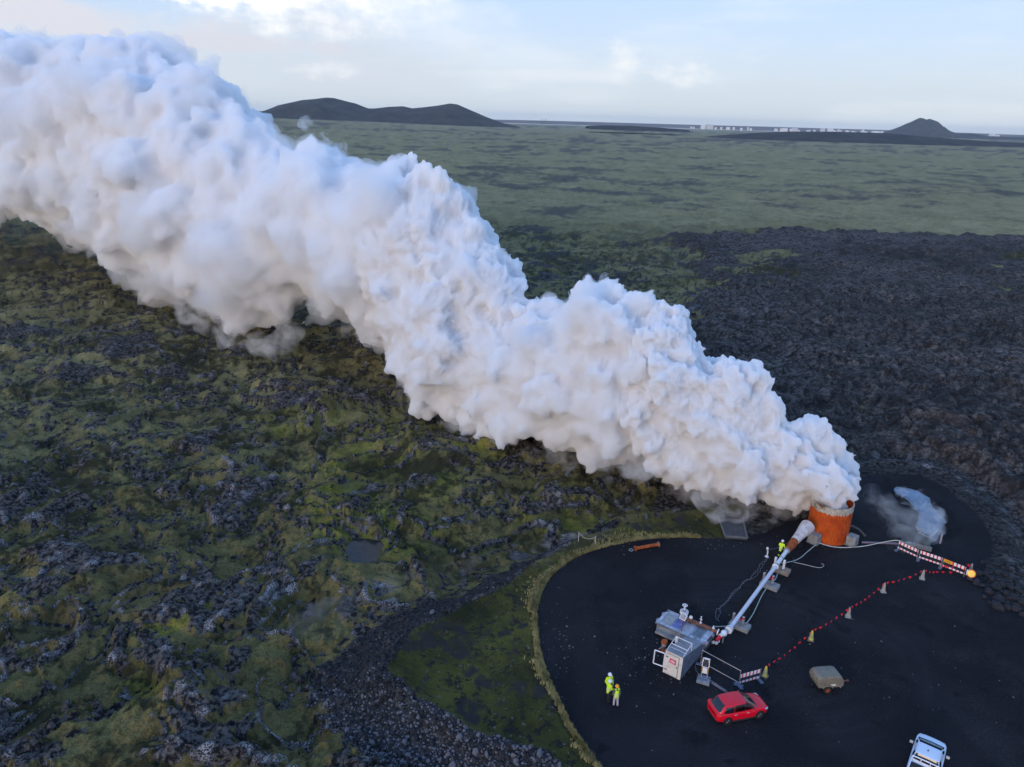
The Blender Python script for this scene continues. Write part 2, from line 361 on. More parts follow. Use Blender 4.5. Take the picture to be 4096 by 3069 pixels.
    rkf = np.clip(0.5 + 1.0 * (rk + bias - 0.17 - 0.05 * far), 0, 1) + 0.6 * cord; rkf = np.maximum(rkf, 0.30 + 0.40 * sst(hol, 0.14, 0.03) * sst(Rr, 420, 200)); rock = np.maximum(rock, cord)  # hollows weighted to dark rock, which also paints the shade between hummocks
    return h, dict(rkf=rkf, cord=cord, gr=gr, crk=crk, hol=hol, hum=hum, rock=rock, flow=flow, far=far, vfar=vfar, dpad=dpad, dplat=dplat, edge=edge, rub=rub, mid=mid, rid=rid, crack=crack, crack2=crack2, idv=idv, rel=rel, rope=rope, strip=strip, left=left)
LODR = Rr
h, q = terrain(X, Y, Rr)
# the plain swells gently towards the left hills and dips to the coast
h += 14 * sst(Rr, 900, 3600) * sst(X / Rr, 0.05, -0.3) - 6 * sst(Rr, 6000, 9500)
_bz = gnd(2935, 2108); h = np.where(np.hypot(X - _bz[0], Y - _bz[1]) < 3.4, np.minimum(h, -0.05), h)
POND = gnd(1462, 2205, -1.7); dpond = np.hypot((X - POND[0]) / 1.55, (Y - POND[1]) / 2.0) + fbm(X, Y, 2.2, 3, 95) * 0.35
h = np.where(dpond < 2.2, np.minimum(h, -1.75 - 0.35 * sst(dpond, 1.25, 0.7) + 1.2 * sst(dpond, 1.0, 2.2)), h)
V = np.column_stack([X, Y, h])
i0 = (np.arange(nr - 1)[:, None] * na + np.arange(na - 1)[None]).ravel()
wrap = np.arange(nr - 1) * na + na - 1
quads = np.vstack([np.column_stack([i0, i0 + na, i0 + na + 1, i0 + 1]), np.column_stack([wrap, wrap + na, (np.arange(nr - 1) + 1) * na, np.arange(nr - 1) * na])])
V = np.vstack([V, [[0, 0, -0.5]]]); 
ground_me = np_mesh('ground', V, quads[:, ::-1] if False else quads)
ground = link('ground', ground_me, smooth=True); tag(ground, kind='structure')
# masks the material reads
lushc = [(1500, 2020, 9), (1330, 1990, 6), (1700, 1950, 6), (1480, 2150, 6), (1700, 2150, 4), (1900, 1790, 6), (1500, 1800, 10), (2250, 2050, 7), (700, 2560, 4), (640, 2720, 3), (1650, 1640, 9), (1200, 1650, 9)]
lush = np.zeros_like(X)
for px, py, rr_ in lushc:
    g_ = gnd(px, py, -1.5); lush = np.maximum(lush, sst(np.hypot(X - g_[0], (Y - g_[1]) * 0.7), rr_ * 1.3, rr_ * 0.2))
lush = np.clip(lush * 0.9 + 0.35 * fbm(X, Y, 6, 4, 101) - 0.12, 0, 1) * sst(fbm(X, Y, 3, 3, 102), -0.5, 0.2)
bankm = sst(q['dplat'], 0.8, -1.2) * sst(q['dpad'], -0.05, 0.4) * q['left']
dry = np.clip(0.5 + 0.9 * fbm(X, Y, 45, 4, 105), 0, 1)
dk = gnd(560, 2450, -1.5); dry = np.maximum(dry * 0.7, sst(np.hypot(X - dk[0], (Y - dk[1])), 15, 4))
lich = np.clip(sst(fbm(X, Y, 1.3, 5, 111, 0.7) + 0.5 * (q['rel'] - 0.3) + 0.35 * (q['idv'] - 0.5) + 0.5 * q['crk'], 0.05, 0.8) * q['crack'] + 0.8 * q['cord'], 0, 1)
streak = fbm(X + 400, Y * 1.0, 70, 6, 121, 0.82)
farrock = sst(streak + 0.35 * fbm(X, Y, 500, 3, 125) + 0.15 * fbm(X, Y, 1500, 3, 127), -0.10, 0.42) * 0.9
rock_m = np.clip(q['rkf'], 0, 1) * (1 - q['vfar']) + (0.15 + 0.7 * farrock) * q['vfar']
rock_m = np.where(q['dplat'] < 0.5, np.maximum(q['rub'] * 1.4 - 0.2, 0.40 * sst(fbm(X, Y, 5, 3, 131), 0.0, 0.5)), np.maximum(rock_m, q['rub'] * 1.4 - 0.2))
rock_m = np.where((q['left'] < 0.5) & (q['dplat'] < 9), np.maximum(rock_m, 0.62), rock_m)
padm = sst(q['dpad'] + 0.35 * fbm(X, Y, 1.2, 3, 141), 0.35, -0.15)
tyre = np.zeros_like(X)
for (px, py, a, b_) in [(2560, 2620, 9.0, 7.0), (2600, 2650, 11.0, 8.5)]:
    c_ = gnd(px + 420, py - 60); rr2 = np.hypot((X - c_[0]) / a, (Y - c_[1]) / b_); tyre = np.maximum(tyre, 0.5 + 0.5 * np.sin(rr2 * 42 + 1.5 * fbm(X, Y, 6, 2, 151)) * sst(np.abs(rr2 - 1), 0.45, 0.1))
tyre *= sst(fbm(X, Y, 9, 3, 155), -0.3, 0.4)
tint = np.clip(0.5 + 0.9 * fbm(X, Y, 9, 6, 161, 0.75), 0, 1); mott = np.clip(0.45 + 0.75 * fbm(X, Y, 4.5, 5, 167, 0.85) + 0.35 * fbm(X, Y, 40, 3, 168), 0, 1)
damp = sst(linedist(X, Y, [gnd(3100, 2240)[:2], gnd(2960, 2480)[:2]]) + fbm(X, Y, 2, 3, 165) * 0.8, 2.2, 0.4) * sst(np.abs(fbm(X, Y, 3.0, 3, 166)), 0.7, 0.1)
def vattr(me, name, a):
    at_ = me.attributes.new(name, 'FLOAT', 'POINT'); at_.data.foreach_set('value', np.concatenate([a, [0]]).astype(np.float32)); return at_
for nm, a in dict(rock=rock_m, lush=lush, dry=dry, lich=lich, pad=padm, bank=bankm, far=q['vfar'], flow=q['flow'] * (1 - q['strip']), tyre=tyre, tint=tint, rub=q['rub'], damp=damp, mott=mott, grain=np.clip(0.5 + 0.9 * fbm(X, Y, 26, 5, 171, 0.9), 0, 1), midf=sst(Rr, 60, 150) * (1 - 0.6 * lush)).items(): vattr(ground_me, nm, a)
def ground_material():
    m = bpy.data.materials.new('lava_and_moss'); m.use_nodes = True; k = N(m.node_tree); b = k.n['Principled BSDF']
    A = lambda n: k.new('ShaderNodeAttribute', attribute_name=n).outputs['Fac']
    geo = k.new('ShaderNodeNewGeometry').outputs['Position']
    fine = k.noise(geo, 3.0, 4, 0.65); med = k.noise(geo, 0.5, 3, 0.6); grit = k.noise(geo, 9.0, 2, 0.7)
    crag = k.noise(geo, 0.8, 4, 0.75); fin2 = k.noise(geo, 2.2, 4, 0.7)
    rough = k.m('ADD', k.m('MULTIPLY', k.m('SUBTRACT', crag, 0.5), 0.9), k.m('MULTIPLY', k.m('SUBTRACT', fine, 0.5), 0.5))
    moss = k.mix(A('tint'), (0.072, 0.067, 0.026), (0.195, 0.172, 0.062))
    moss = k.mix(k.m('MULTIPLY', A('dry'), 0.7), moss, k.mix(A('tint'), (0.090, 0.070, 0.030), (0.215, 0.165, 0.066)))
    moss = k.mix(k.m('MULTIPLY', A('lush'), 0.85), moss, k.mix(A('tint'), (0.090, 0.100, 0.012), (0.250, 0.250, 0.020)))
    moss = k.mix(k.m('MULTIPLY', A('midf'), 0.75), moss, k.mix(A('tint'), (0.145, 0.128, 0.060), (0.320, 0.280, 0.130)))  # moss paled by distance, painting in how grazing views hide shaded hollows
    moss = k.mix(k.ss(k.m('ADD', rough, k.m('MULTIPLY_ADD', A('mott'), 0.6, k.m('MULTIPLY', A('tint'), 0.3))), 0.48, 0.26, 0.0, 0.85), moss, (0.022, 0.022, 0.011)); moss = k.mix(k.ss(fin2, 0.50, 0.66, 0.0, 0.6), moss, (0.034, 0.033, 0.015))  # dark flecks in the moss colour stand in for shaded hollows
    moss = k.mix(k.ss(grit, 0.48, 0.62, 0.0, 0.5), moss, (0.030, 0.030, 0.014))
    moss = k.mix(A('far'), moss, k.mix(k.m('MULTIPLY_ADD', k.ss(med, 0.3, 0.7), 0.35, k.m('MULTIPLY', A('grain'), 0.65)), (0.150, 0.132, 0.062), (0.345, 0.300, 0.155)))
    bank = k.mix(A('tint'), (0.024, 0.026, 0.009), (0.092, 0.088, 0.020)); bank = k.mix(k.ss(rough, 0.02, 0.10), bank, (0.020, 0.019, 0.016)); bank = k.mix(k.ss(fin2, 0.62, 0.70), bank, (0.16, 0.155, 0.15))
    bank = k.mix(k.ss(A('mott'), 0.55, 0.85), bank, (0.030, 0.029, 0.028)); moss = k.mix(A('bank'), moss, bank)
    rk = k.mix(k.ss(fin2, 0.44, 0.58), (0.010, 0.010, 0.011), (0.096, 0.086, 0.080))  # near-black tone in the rock colour stands in for crevice shade
    rk = k.mix(k.m('MULTIPLY', A('lich'), k.ss(grit, 0.46, 0.56)), rk, (0.330, 0.325, 0.335))
    rk = k.mix(k.m('MULTIPLY', A('flow'), 0.85), rk, k.mix(k.m('MULTIPLY', k.m('MULTIPLY', A('mott'), k.ss(crag, 0.40, 0.58)), k.ss(fin2, 0.38, 0.58, 0.3, 1.0)), (0.018, 0.016, 0.015), (0.250, 0.212, 0.190)))
    rk = k.mix(k.m('MULTIPLY', A('rub'), 0.9), rk, k.mix(k.ss(fin2, 0.4, 0.6), (0.010, 0.010, 0.010), (0.046, 0.044, 0.044)))
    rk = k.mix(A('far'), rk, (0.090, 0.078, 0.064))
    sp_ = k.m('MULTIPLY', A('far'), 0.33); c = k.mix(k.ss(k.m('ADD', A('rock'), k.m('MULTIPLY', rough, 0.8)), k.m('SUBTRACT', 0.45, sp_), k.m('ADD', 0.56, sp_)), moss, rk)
    pad = k.mix(k.ss(grit, 0.3, 0.8), (0.006, 0.0062, 0.0085), (0.018, 0.0185, 0.024))
    pad = k.mix(k.m('MULTIPLY', A('tyre'), 0.55), pad, (0.030, 0.031, 0.038)); pad = k.mix(k.m('MULTIPLY', A('damp'), 0.5), pad, (0.022, 0.014, 0.010))
    pad = k.mix(k.ss(k.noise(geo, 0.16, 4, 0.65), 0.45, 0.72, 0.0, 0.6), pad, k.mix(k.ss(grit, 0.4, 0.65), (0.016, 0.016, 0.019), (0.052, 0.052, 0.057))); pad = k.mix(k.ss(k.noise(geo, 0.35, 3, 0.6, 0.5), 0.60, 0.70, 0.0, 0.6), pad, (0.004, 0.004, 0.0055))
    c = k.mix(A('pad'), c, pad)
    k.put(b.inputs['Base Color'], c); b.inputs['Roughness'].default_value = 0.95; b.inputs['Specular IOR Level'].default_value = 0.15
    bp = k.new('ShaderNodeBump'); bp.inputs['Strength'].default_value = 0.9; bp.inputs['Distance'].default_value = 0.14
    k.l.new(k.noise(geo, 6.0, 2, 0.7), bp.inputs['Height']); k.l.new(bp.outputs[0], b.inputs['Normal']); return m
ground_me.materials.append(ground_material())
# heights for things that stand on the terrain
def ground_z(x, y):
    x = np.atleast_1d(np.asarray(x, float)); y = np.atleast_1d(np.asarray(y, float))
    r = np.hypot(x, y); a = np.arctan2(x, y)
    ir = np.clip(np.searchsorted(rad_, r) - 1, 0, nr - 2); ia = np.clip(np.searchsorted(azs, a) - 1, 0, na - 2)
    tr = (r - rad_[ir]) / (rad_[ir + 1] - rad_[ir]); ta = (a - azs[ia]) / (azs[ia + 1] - azs[ia]); Z = h.reshape(nr, na)
    return (Z[ir, ia] * (1 - tr) * (1 - ta) + Z[ir + 1, ia] * tr * (1 - ta) + Z[ir, ia + 1] * (1 - tr) * ta + Z[ir + 1, ia + 1] * tr * ta)
print('ground', len(V), round(time.time() - T0, 1))
# ------------------------------------------------------------------ steam
STOP = [(3222, 2048), (3300, 2052), (3385, 2035), (3432, 1975), (3425, 1935), (3400, 1900), (3385, 1840), (3335, 1760), (3320, 1700), (3262, 1662), (3160, 1690), (3100, 1655), (3085, 1580), (3060, 1500), (2990, 1430), (2940, 1440), (2868, 1425), (2870, 1480), (2800, 1400), (2740, 1330), (2690, 1250), (2668, 1195), (2600, 1205), (2540, 1180), (2480, 1190), (2440, 1130), (2370, 1115), (2280, 1140), (2265, 1210), (2200, 1220), (2130, 1190), (2080, 1230), (2110, 1150), (2100, 1110), (2020, 1080), (1970, 960), (1900, 900), (1885, 780), (1830, 720), (1720, 725), (1610, 705), (1540, 690), (1480, 700), (1420, 660), (1330, 580), (1250, 565), (1180, 590), (1130, 600), (1090, 540), (1040, 470), (960, 460), (900, 370), (850, 330), (770, 290), (720, 300), (690, 270), (640, 205), (560, 200), (480, 215), (400, 195), (330, 210), (200, 180), (100, 200), (0, 150), (-400, 60), (-900, -60)]
SBOT = [(-900, 650), (-400, 790), (0, 840), (200, 900), (330, 980), (480, 1080), (620, 1130), (720, 1190), (830, 1200), (850, 1290), (930, 1370), (1050, 1370), (1130, 1290), (1250, 1215), (1330, 1250), (1400, 1280), (1520, 1390), (1600, 1520), (1690, 1620), (1780, 1690), (1900, 1770), (2000, 1810), (2150, 1800), (2280, 1820), (2450, 1840), (2600, 1870), (2750, 1930), (2900, 1980), (3050, 2010), (3150, 2030)]
SP = np.array(STOP + SBOT, float)
def pin(P, poly):
    x, y = P[:, 0], P[:, 1]; c = np.zeros(len(P), bool); n = len(poly)
    for i in range(n):
        x1, y1 = poly[i]; x2, y2 = poly[(i + 1) % n]
        c ^= ((y1 > y) != (y2 > y)) & (x < (x2 - x1) * (y - y1) / (y2 - y1 + 1e-9) + x1)
    return c
def pdist(P, poly):
    d = np.full(len(P), 1e9); n = len(poly)
    for i in range(n):
        a = poly[i]; b = poly[(i + 1) % n]; ab = b - a
        t = np.clip(((P - a) @ ab) / (ab @ ab), 0, 1); d = np.minimum(d, np.hypot(*(P - a - t[:, None] * ab).T))
    return d
# the plume leans away down wind: depth of its axis and half its thickness along its length
def axis_depth(px): return np.interp(px, [-900, -400, 0, 700, 1500, 2400, 3000, 3300, 3500], [330, 265, 222, 172, 128, 97, 86, 83.0, 82.4])
def half_px(px): return np.interp(px, [-900, 0, 700, 1500, 2400, 3000, 3200, 3320, 3450], [360, 340, 430, 420, 370, 270, 165, 85, 60])
srng = np.random.default_rng(23)
P = np.column_stack([srng.uniform(-560, 3450, 42000), srng.uniform(-20, 2100, 42000)]); P = P[pin(P, SP)]; D = pdist(P, SP)
L0 = []; L0px = []
cap = half_px(P[:, 0]) * np.where(srng.uniform(size=len(P)) < 0.55, srng.uniform(0.16, 0.30, len(P)), srng.uniform(0.30, 0.52, len(P)))
rp_ = np.minimum(D * 1.02, cap)
for i in np.argsort(-rp_ * srng.uniform(0.6, 1, len(P))):
    rp = rp_[i]
    if rp < 16: continue
    px, py = P[i]; hp = half_px(px); off = max(0.0, math.sqrt(max(0.0, hp ** 2 - (hp - min(D[i], hp)) ** 2)) - rp * 0.8)
    o_ = srng.uniform(-1, 1) * off if srng.uniform() < 0.45 else -off * srng.uniform(0.7, 1.0)
    dd = axis_depth(px); dd = dd * (1 + o_ / FPX); c = at(px, py, dd); r = rp / FPX * dd
    if c[2] - r < 0.2 and px < 3150: c[2] = max(c[2], 0.2 + r * 0.9)
    if L0:
        A = np.array(L0); ds = np.linalg.norm(A[:, :3] - c, axis=1)
        if (ds + 0.45 * r < A[:, 3]).any() or (ds < 0.62 * np.maximum(r, A[:, 3])).any(): continue
    L0.append([*c, r]); L0px.append(px)
    if len(L0) > 1500: break
for dx, dy, dz, r_ in [(0, 0, 3.5, 1.5), (0, 0.2, 4.8, 1.7), (-0.9, -0.3, 5.1, 1.1), (0.9, -0.2, 5.15, 1.15), (0.1, -0.8, 5.1, 0.9), (-1.2, 0.4, 5.4, 1.5), (0.9, 0.9, 5.3, 1.5), (-0.4, -0.2, 6.2, 1.9), (1.5, 0.2, 6.1, 1.1), (-2.0, 0.5, 6.3, 1.8), (1.2, -0.6, 4.9, 0.6), (-1.2, -0.6, 4.9, 0.6)]: L0.append([34.15 + dx, 70.7 + dy, dz, r_]); L0px.append(3300)
for x_, y_, r_ in ((3395, 1965, 40), (3405, 1915, 44), (3365, 1860, 60), (3390, 1985, 30), (3350, 1990, 42), (3305, 1985, 48), (3255, 1995, 42), (3230, 1960, 60), (3330, 1920, 70), (3270, 1900, 75), (3345, 1790, 50), (3180, 2010, 45), (3120, 1990, 55)): L0.append([*at(x_, y_, 82.2), r_ / FPX * 82.2]); L0px.append(3300)
L0 = np.array(L0); L0px = np.array(L0px)
def buds(S, n, k0, k1, emb, rmin, idx, cos_min=-0.55):
    out = []; ids = []
    for s, i in zip(S, idx):
        m = n; v = srng.normal(size=(m, 3)); v /= np.linalg.norm(v, axis=1)[:, None]
        tc_ = CAM - s[:3]; tc_ /= np.linalg.norm(tc_); v = v[(v @ tc_) > cos_min]; m = len(v)
        rr = s[3] * srng.uniform(k0, k1, m); out.append(np.column_stack([s[:3] + v * (s[3] - rr * emb)[:, None], rr])); ids.append(np.full(m, i))
    out = np.vstack(out); ids = np.concatenate(ids); k_ = out[:, 3] > rmin; return out[k_], ids[k_]
def prune(Cn, ids, S, sl):
    keep = np.ones(len(Cn), bool)
    for s in S: keep &= ~(np.linalg.norm(Cn[:, :3] - s[:3], axis=1) + Cn[:, 3] * sl < s[3])
    return Cn[keep], ids[keep]
L1, p1 = buds(L0, 17, 0.14, 0.52, 0.2, 0.2, L0px); L1, p1 = prune(L1, p1, L0, 0.35)
L2, p2 = buds(L1, 11, 0.26, 0.45, 0.25, 0.16, p1, -0.2); L2, p2 = prune(L2, p2, L0, 0.45)
ALL = np.vstack([L0, L1, L2]); APX = np.concatenate([L0px, p1, p2])
_bm = bmesh.new(); bmesh.ops.create_icosphere(_bm, subdivisions=2, radius=1.03); ICV = np.array([v.co for v in _bm.verts]); ICF = np.array([[v.index for v in f.verts] for f in _bm.faces]); _bm.free()
_P3 = _pr.permutation(1024).astype(np.int32); _P3 = np.concatenate([_P3, _P3, _P3]); _g3 = _pr.normal(size=(1024, 3)); _g3 = (_g3 / np.linalg.norm(_g3, axis=1)[:, None]).astype(np.float32)
def perlin3(p):
    p = np.asarray(p, np.float32); i = np.floor(p); f_ = p - i; i = i.astype(np.int32) & 1023; u = f_ * f_ * f_ * (f_ * (f_ * 6 - 15) + 10); o = 0
    for dx in (0, 1):
        a = _P3[i[:, 0] + dx]; wx_ = u[:, 0] if dx else 1 - u[:, 0]
        for dy in (0, 1):
            b = _P3[a + i[:, 1] + dy]; wy_ = u[:, 1] if dy else 1 - u[:, 1]
            for dz in (0, 1):
                h_ = _P3[b + i[:, 2] + dz] & 1023; wz_ = u[:, 2] if dz else 1 - u[:, 2]; g = _g3[h_]
                o = o + wx_ * wy_ * wz_ * (g[:, 0] * (f_[:, 0] - dx) + g[:, 1] * (f_[:, 1] - dy) + g[:, 2] * (f_[:, 2] - dz))
    return o
OCT_FAR = ((5.5, 0.9), (3.2, 0.85), (1.6, 0.50), (0.8, 0.28), (0.42, 0.10)); OCT_MID = ((6.0, 0.75), (3.2, 0.60), (1.6, 0.46), (0.8, 0.30), (0.45, 0.13)); OCT_NEAR = ((4.6, 0.42), (2.4, 0.42), (1.2, 0.36), (0.6, 0.22), (0.33, 0.09))
def crinkle(me, amp, octs=OCT_FAR):
    """cauliflower relief: round bumps, sharp creases, coarser down wind"""
    n = len(me.vertices); co = np.empty(n * 3, np.float32); me.vertices.foreach_get('co', co); co = co.reshape(-1, 3)
    no = np.empty(n * 3, np.float32); me.vertices.foreach_get('normal', no); no = no.reshape(-1, 3)
    sc_ = np.interp((co - CAM) @ FW, [80, 130, 220], [1.0, 1.8, 3.2]).astype(np.float32); hh = np.zeros(n, np.float32)
    for l_, a_ in octs: hh += a_ * sc_ * (np.abs(perlin3(co / (l_ * sc_)[:, None] + l_ * 7)) * 2 - 0.45)
    co += no * (hh * amp)[:, None]; me.vertices.foreach_set('co', co.ravel()); me.update()
def main_shell(me, name):
    """keep the one outer shell: no stray crumbs, no cavities inside"""
    ne = len(me.edges); E_ = np.empty(ne * 2, np.int32); me.edges.foreach_get('vertices', E_); E_ = E_.reshape(-1, 2); nv = len(me.vertices); lab = np.arange(nv)
    for _ in range(400):
        m_ = np.minimum(lab[E_[:, 0]], lab[E_[:, 1]]); old = lab.copy(); np.minimum.at(lab, E_[:, 0], m_); np.minimum.at(lab, E_[:, 1], m_); lab = lab[lab]; lab = lab[lab]
        if (lab == old).all(): break
    ids, cnt = np.unique(lab, return_counts=True)
    if len(ids) == 1: return me
    keep = lab == ids[cnt.argmax()]; co = np.empty(nv * 3, np.float32); me.vertices.foreach_get('co', co); co = co.reshape(-1, 3)
    lt = np.empty(len(me.polygons), np.int32); me.polygons.foreach_get('loop_total', lt)
    if (lt != 4).any(): return me
    q_ = np.empty(len(me.loops), np.int32); me.loops.foreach_get('vertex_index', q_); q_ = q_.reshape(-1, 4); q_ = q_[keep[q_[:, 0]]]; new = np.cumsum(keep) - 1
    bpy.data.meshes.remove(me); return np_mesh(name, co[keep], new[q_])
def puff_mesh(S, vox, name):
    n = len(S); Vv = (S[:, None, :3] + ICV[None] * S[:, None, 3:]).reshape(-1, 3); Ff = (ICF[None] + (np.arange(n) * len(ICV))[:, None, None]).reshape(-1, 3)
    t = bpy.data.objects.new('tmp', np_mesh('tmp', Vv, Ff)); COL.objects.link(t); m = t.modifiers.new('r', 'REMESH'); m.mode = 'VOXEL'; m.voxel_size = vox
    me = bpy.data.meshes.new_from_object(t.evaluated_get(bpy.context.evaluated_depsgraph_get())); me.name = name
    bpy.data.objects.remove(t); return main_shell(me, name)
def steam_mat(name, dens, colr=(0.995, 0.996, 1.0), an=0.1):
    m = bpy.data.materials.new(name); m.use_nodes = True; k = N(m.node_tree); k.n.clear()
    o = k.new('ShaderNodeOutputMaterial'); v = k.new('ShaderNodeVolumePrincipled'); v.inputs['Color'].default_value = (*colr, 1)
    v.inputs['Density'].default_value = dens; v.inputs['Anisotropy'].default_value = an; v.inputs['Density Attribute'].default_value = ''
    k.l.new(v.outputs[0], o.inputs['Volume']); return m
def wisp_mat(name, dens, size):
    m = steam_mat(name, dens); k = N(m.node_tree); v = [n for n in k.n if n.type == 'PRINCIPLED_VOLUME'][0]; geo = k.new('ShaderNodeNewGeometry').outputs['Position']
    n1 = k.noise(geo, 1.0 / size, 3, 0.6, 0.6); k.put(v.inputs['Density'], k.ss(n1, 0.46, 0.70, 0.0, dens)); return m
plume = empty('steam_plume', (34.1, 70.6, 4.0)); tag(plume, 'huge white steam plume billowing from the rusty drum and drifting over the moss', 'steam plume')
def steam_part(name, S, vox, dens, parent, octs):
    me = puff_mesh(S, vox, name); crinkle(me, 1.0, octs); o = link(name, me, None, steam_mat(name + '_air', dens)); o.parent = parent
    o.matrix_parent_inverse = Matrix.Translation(parent.location).inverted(); return o
print('puffs', len(L0), len(L1), len(L2), round(time.time() - T0, 1))
for nm, lo, hi, vox, dens, oc_ in (('fresh_billow', 2550, 9999, 0.19, 6.0, OCT_NEAR), ('rolling_billow', 1550, 2550, 0.33, 3.0, OCT_MID), ('drifting_billow', -9999, 1550, 0.82, 0.9, OCT_FAR)):
    s_ = (APX >= lo) & (APX < hi); o = steam_part(nm, ALL[s_], vox, dens, plume, oc_); print(nm, s_.sum(), len(o.data.polygons), round(time.time() - T0, 1))
sh = np.interp(L0px, [0, 1500, 2400, 3200], [6.0, 4.0, 2.4, 1.5]); CS = L0.copy(); CS[:, 3] -= sh; CS = CS[CS[:, 3] > 0.4]
core = link('steam_core', puff_mesh(CS, 1.1, 'steam_core'), None, mat('thick_steam', (0.97, 0.975, 0.985), 1.0, var=0.01, spec=0.0), True); core.parent = plume
core.matrix_parent_inverse = Matrix.Translation(plume.location).inverted()
# ------------------------------------------------------------------ hills, sea, far shore
def hill_sheet(name, sil, depth, halfdeep, matl, seed, base=None, rough=0.16):
    """heightfield whose crest follows a traced skyline; it has depth on both sides of the crest"""
    P_ = np.array([at(x, y, depth) for x, y in sil]); xs = P_[:, 0]; zs = P_[:, 2]; y0_ = P_[:, 1].mean()
    base = min(zs[0], zs[-1]) if base is None else base
    n, m_ = 150, 41; gx = np.linspace(xs[0], xs[-1], n); gz = np.interp(gx, xs, zs) - base; gy = np.linspace(-1, 1, m_)
    GX, GY = np.meshgrid(gx, gy); hz = np.interp(GX, gx, gz)
    prof = np.clip(1 - np.abs(GY) ** 1.2, 0, 1); s_ = (xs[-1] - xs[0])
    yy = y0_ + GY * halfdeep * (0.55 + 0.45 * hz / max(gz.max(), 1)) + 0.02 * s_ * fbm(GX.ravel(), GY.ravel() * 300, s_ * 0.2, 3, seed).reshape(GX.shape)
    zz = base + hz * prof * (1 + rough * 4 * (1 - prof) * fbm(GX.ravel(), yy.ravel(), s_ * 0.07, 4, seed + 5, 0.6).reshape(GX.shape)) - 8 * (1 - prof)
    V_ = np.column_stack([GX.ravel(), yy.ravel(), zz.ravel()]); i_ = (np.arange(m_ - 1)[:, None] * n + np.arange(n - 1)).ravel()
    o = link(name, np_mesh(name, V_, np.column_stack([i_, i_ + 1, i_ + n + 1, i_ + n])), None, matl, True); return tag(o, kind='structure')
def hill_mat(name, a, b, sc_):
    m = bpy.data.materials.new(name); m.use_nodes = True; k = N(m.node_tree); bb = k.n['Principled BSDF']; geo = k.new('ShaderNodeNewGeometry').outputs['Position']
    k.put(bb.inputs['Base Color'], k.mix(k.ss(k.noise(geo, sc_, 5, 0.65), 0.38, 0.66), a, b)); bb.inputs['Roughness'].default_value = 1; bb.inputs['Specular IOR Level'].default_value = 0.1; return m
HM = hill_mat('hill_scree', (0.026, 0.026, 0.032), (0.052, 0.052, 0.046), 0.012)
hill_sheet('hill', [(985, 476), (1030, 458), (1080, 440), (1130, 418), (1210, 401), (1260, 397), (1310, 391), (1340, 393), (1400, 409), (1420, 413), (1470, 434), (1500, 434), (1550, 428), (1610, 425), (1650, 434), (1700, 429), (1750, 423), (1800, 414), (1830, 418), (1880, 440), (1950, 470), (2010, 492), (2080, 508)], 4300, 620, HM, 301)
hill_sheet('hill', [(3490, 560), (3540, 542), (3590, 515), (3640, 489), (3652, 484), (3672, 470), (3694, 482), (3712, 475), (3740, 496), (3775, 515), (3820, 534), (3860, 535), (3880, 533), (3960, 545), (4050, 548), (4200, 552), (4400, 566)], 7000, 700, HM, 311)
hill_sheet('hill', [(2820, 549), (2900, 541), (3000, 533), (3150, 526), (3330, 527), (3550, 533), (3680, 545), (3800, 555), (3950, 565), (4096, 572), (4300, 590)], 2900, 420, HM, 321, rough=0.03)
hill_sheet('hill', [(-200, 446), (300, 442), (700, 438), (900, 440), (985, 440), (1040, 444), (1300, 462)], 15000, 1800, hill_mat('far_hill', (0.10, 0.075, 0.07), (0.14, 0.11, 0.10), 0.004), 331)
hill_sheet('hill', [(2350, 504), (2420, 501), (2520, 503), (2640, 511), (2750, 520)], 3300, 200, HM, 341)
hill_sheet('far_shore', [(1700, 482), (1950, 478), (2175, 483), (2400, 489), (2750, 499), (3100, 508), (3300, 514), (3600, 522), (3900, 533), (4300, 548)], 10600, 300, hill_mat('shore_brown', (0.11, 0.085, 0.08), (0.16, 0.13, 0.12), 0.004), 351, base=-12)
seam = mat('sea_water', (0.03, 0.055, 0.085), 0.12, var=0.1, scale=0.001, spec=0.5)
MB().add([(-26000, 9000, -5.0), (26000, 9000, -5.0), (26000, 24000, -5.0), (-26000, 24000, -5.0)], [(0, 1, 2, 3)]).build('sea', seam)['kind'] = 'structure'
# far shore: airfield sheds and houses, sunlit specks
brng = random.Random(3); FB = [(2765, 3), (2775, 2), (2812, 8, 18), (2838, 9, 26), (2862, 4), (2885, 3), (2912, 3, 14), (2935, 3), (2965, 3, 8), (2992, 5), (3003, 4)]
for x in [v + brng.uniform(-9, 9) for v in (3108, 3124, 3140, 3162, 3176, 3190, 3204, 3222, 3240, 3262, 3276, 3290, 3318, 3336, 3350, 3368, 3386, 3404, 3420, 3440, 3448, 3466, 3484, 3500, 3516, 3534, 3552)]: FB.append((x, brng.choice([2, 2.5, 3, 3.5, 4, 5, 7]), brng.choice([4, 5, 7, 9, 12, 17, 22])))
FB += [(3320, 9, 22), (3828, 5, 14), (3846, 4, 9), (3968, 5, 22), (3990, 4, 12)]
fbm_m = [mat('far_wall_' + str(i), c, 0.7, var=0.05, scale=0.02) for i, c in enumerate([(0.80, 0.79, 0.75), (0.74, 0.72, 0.66), (0.62, 0.61, 0.58)])]
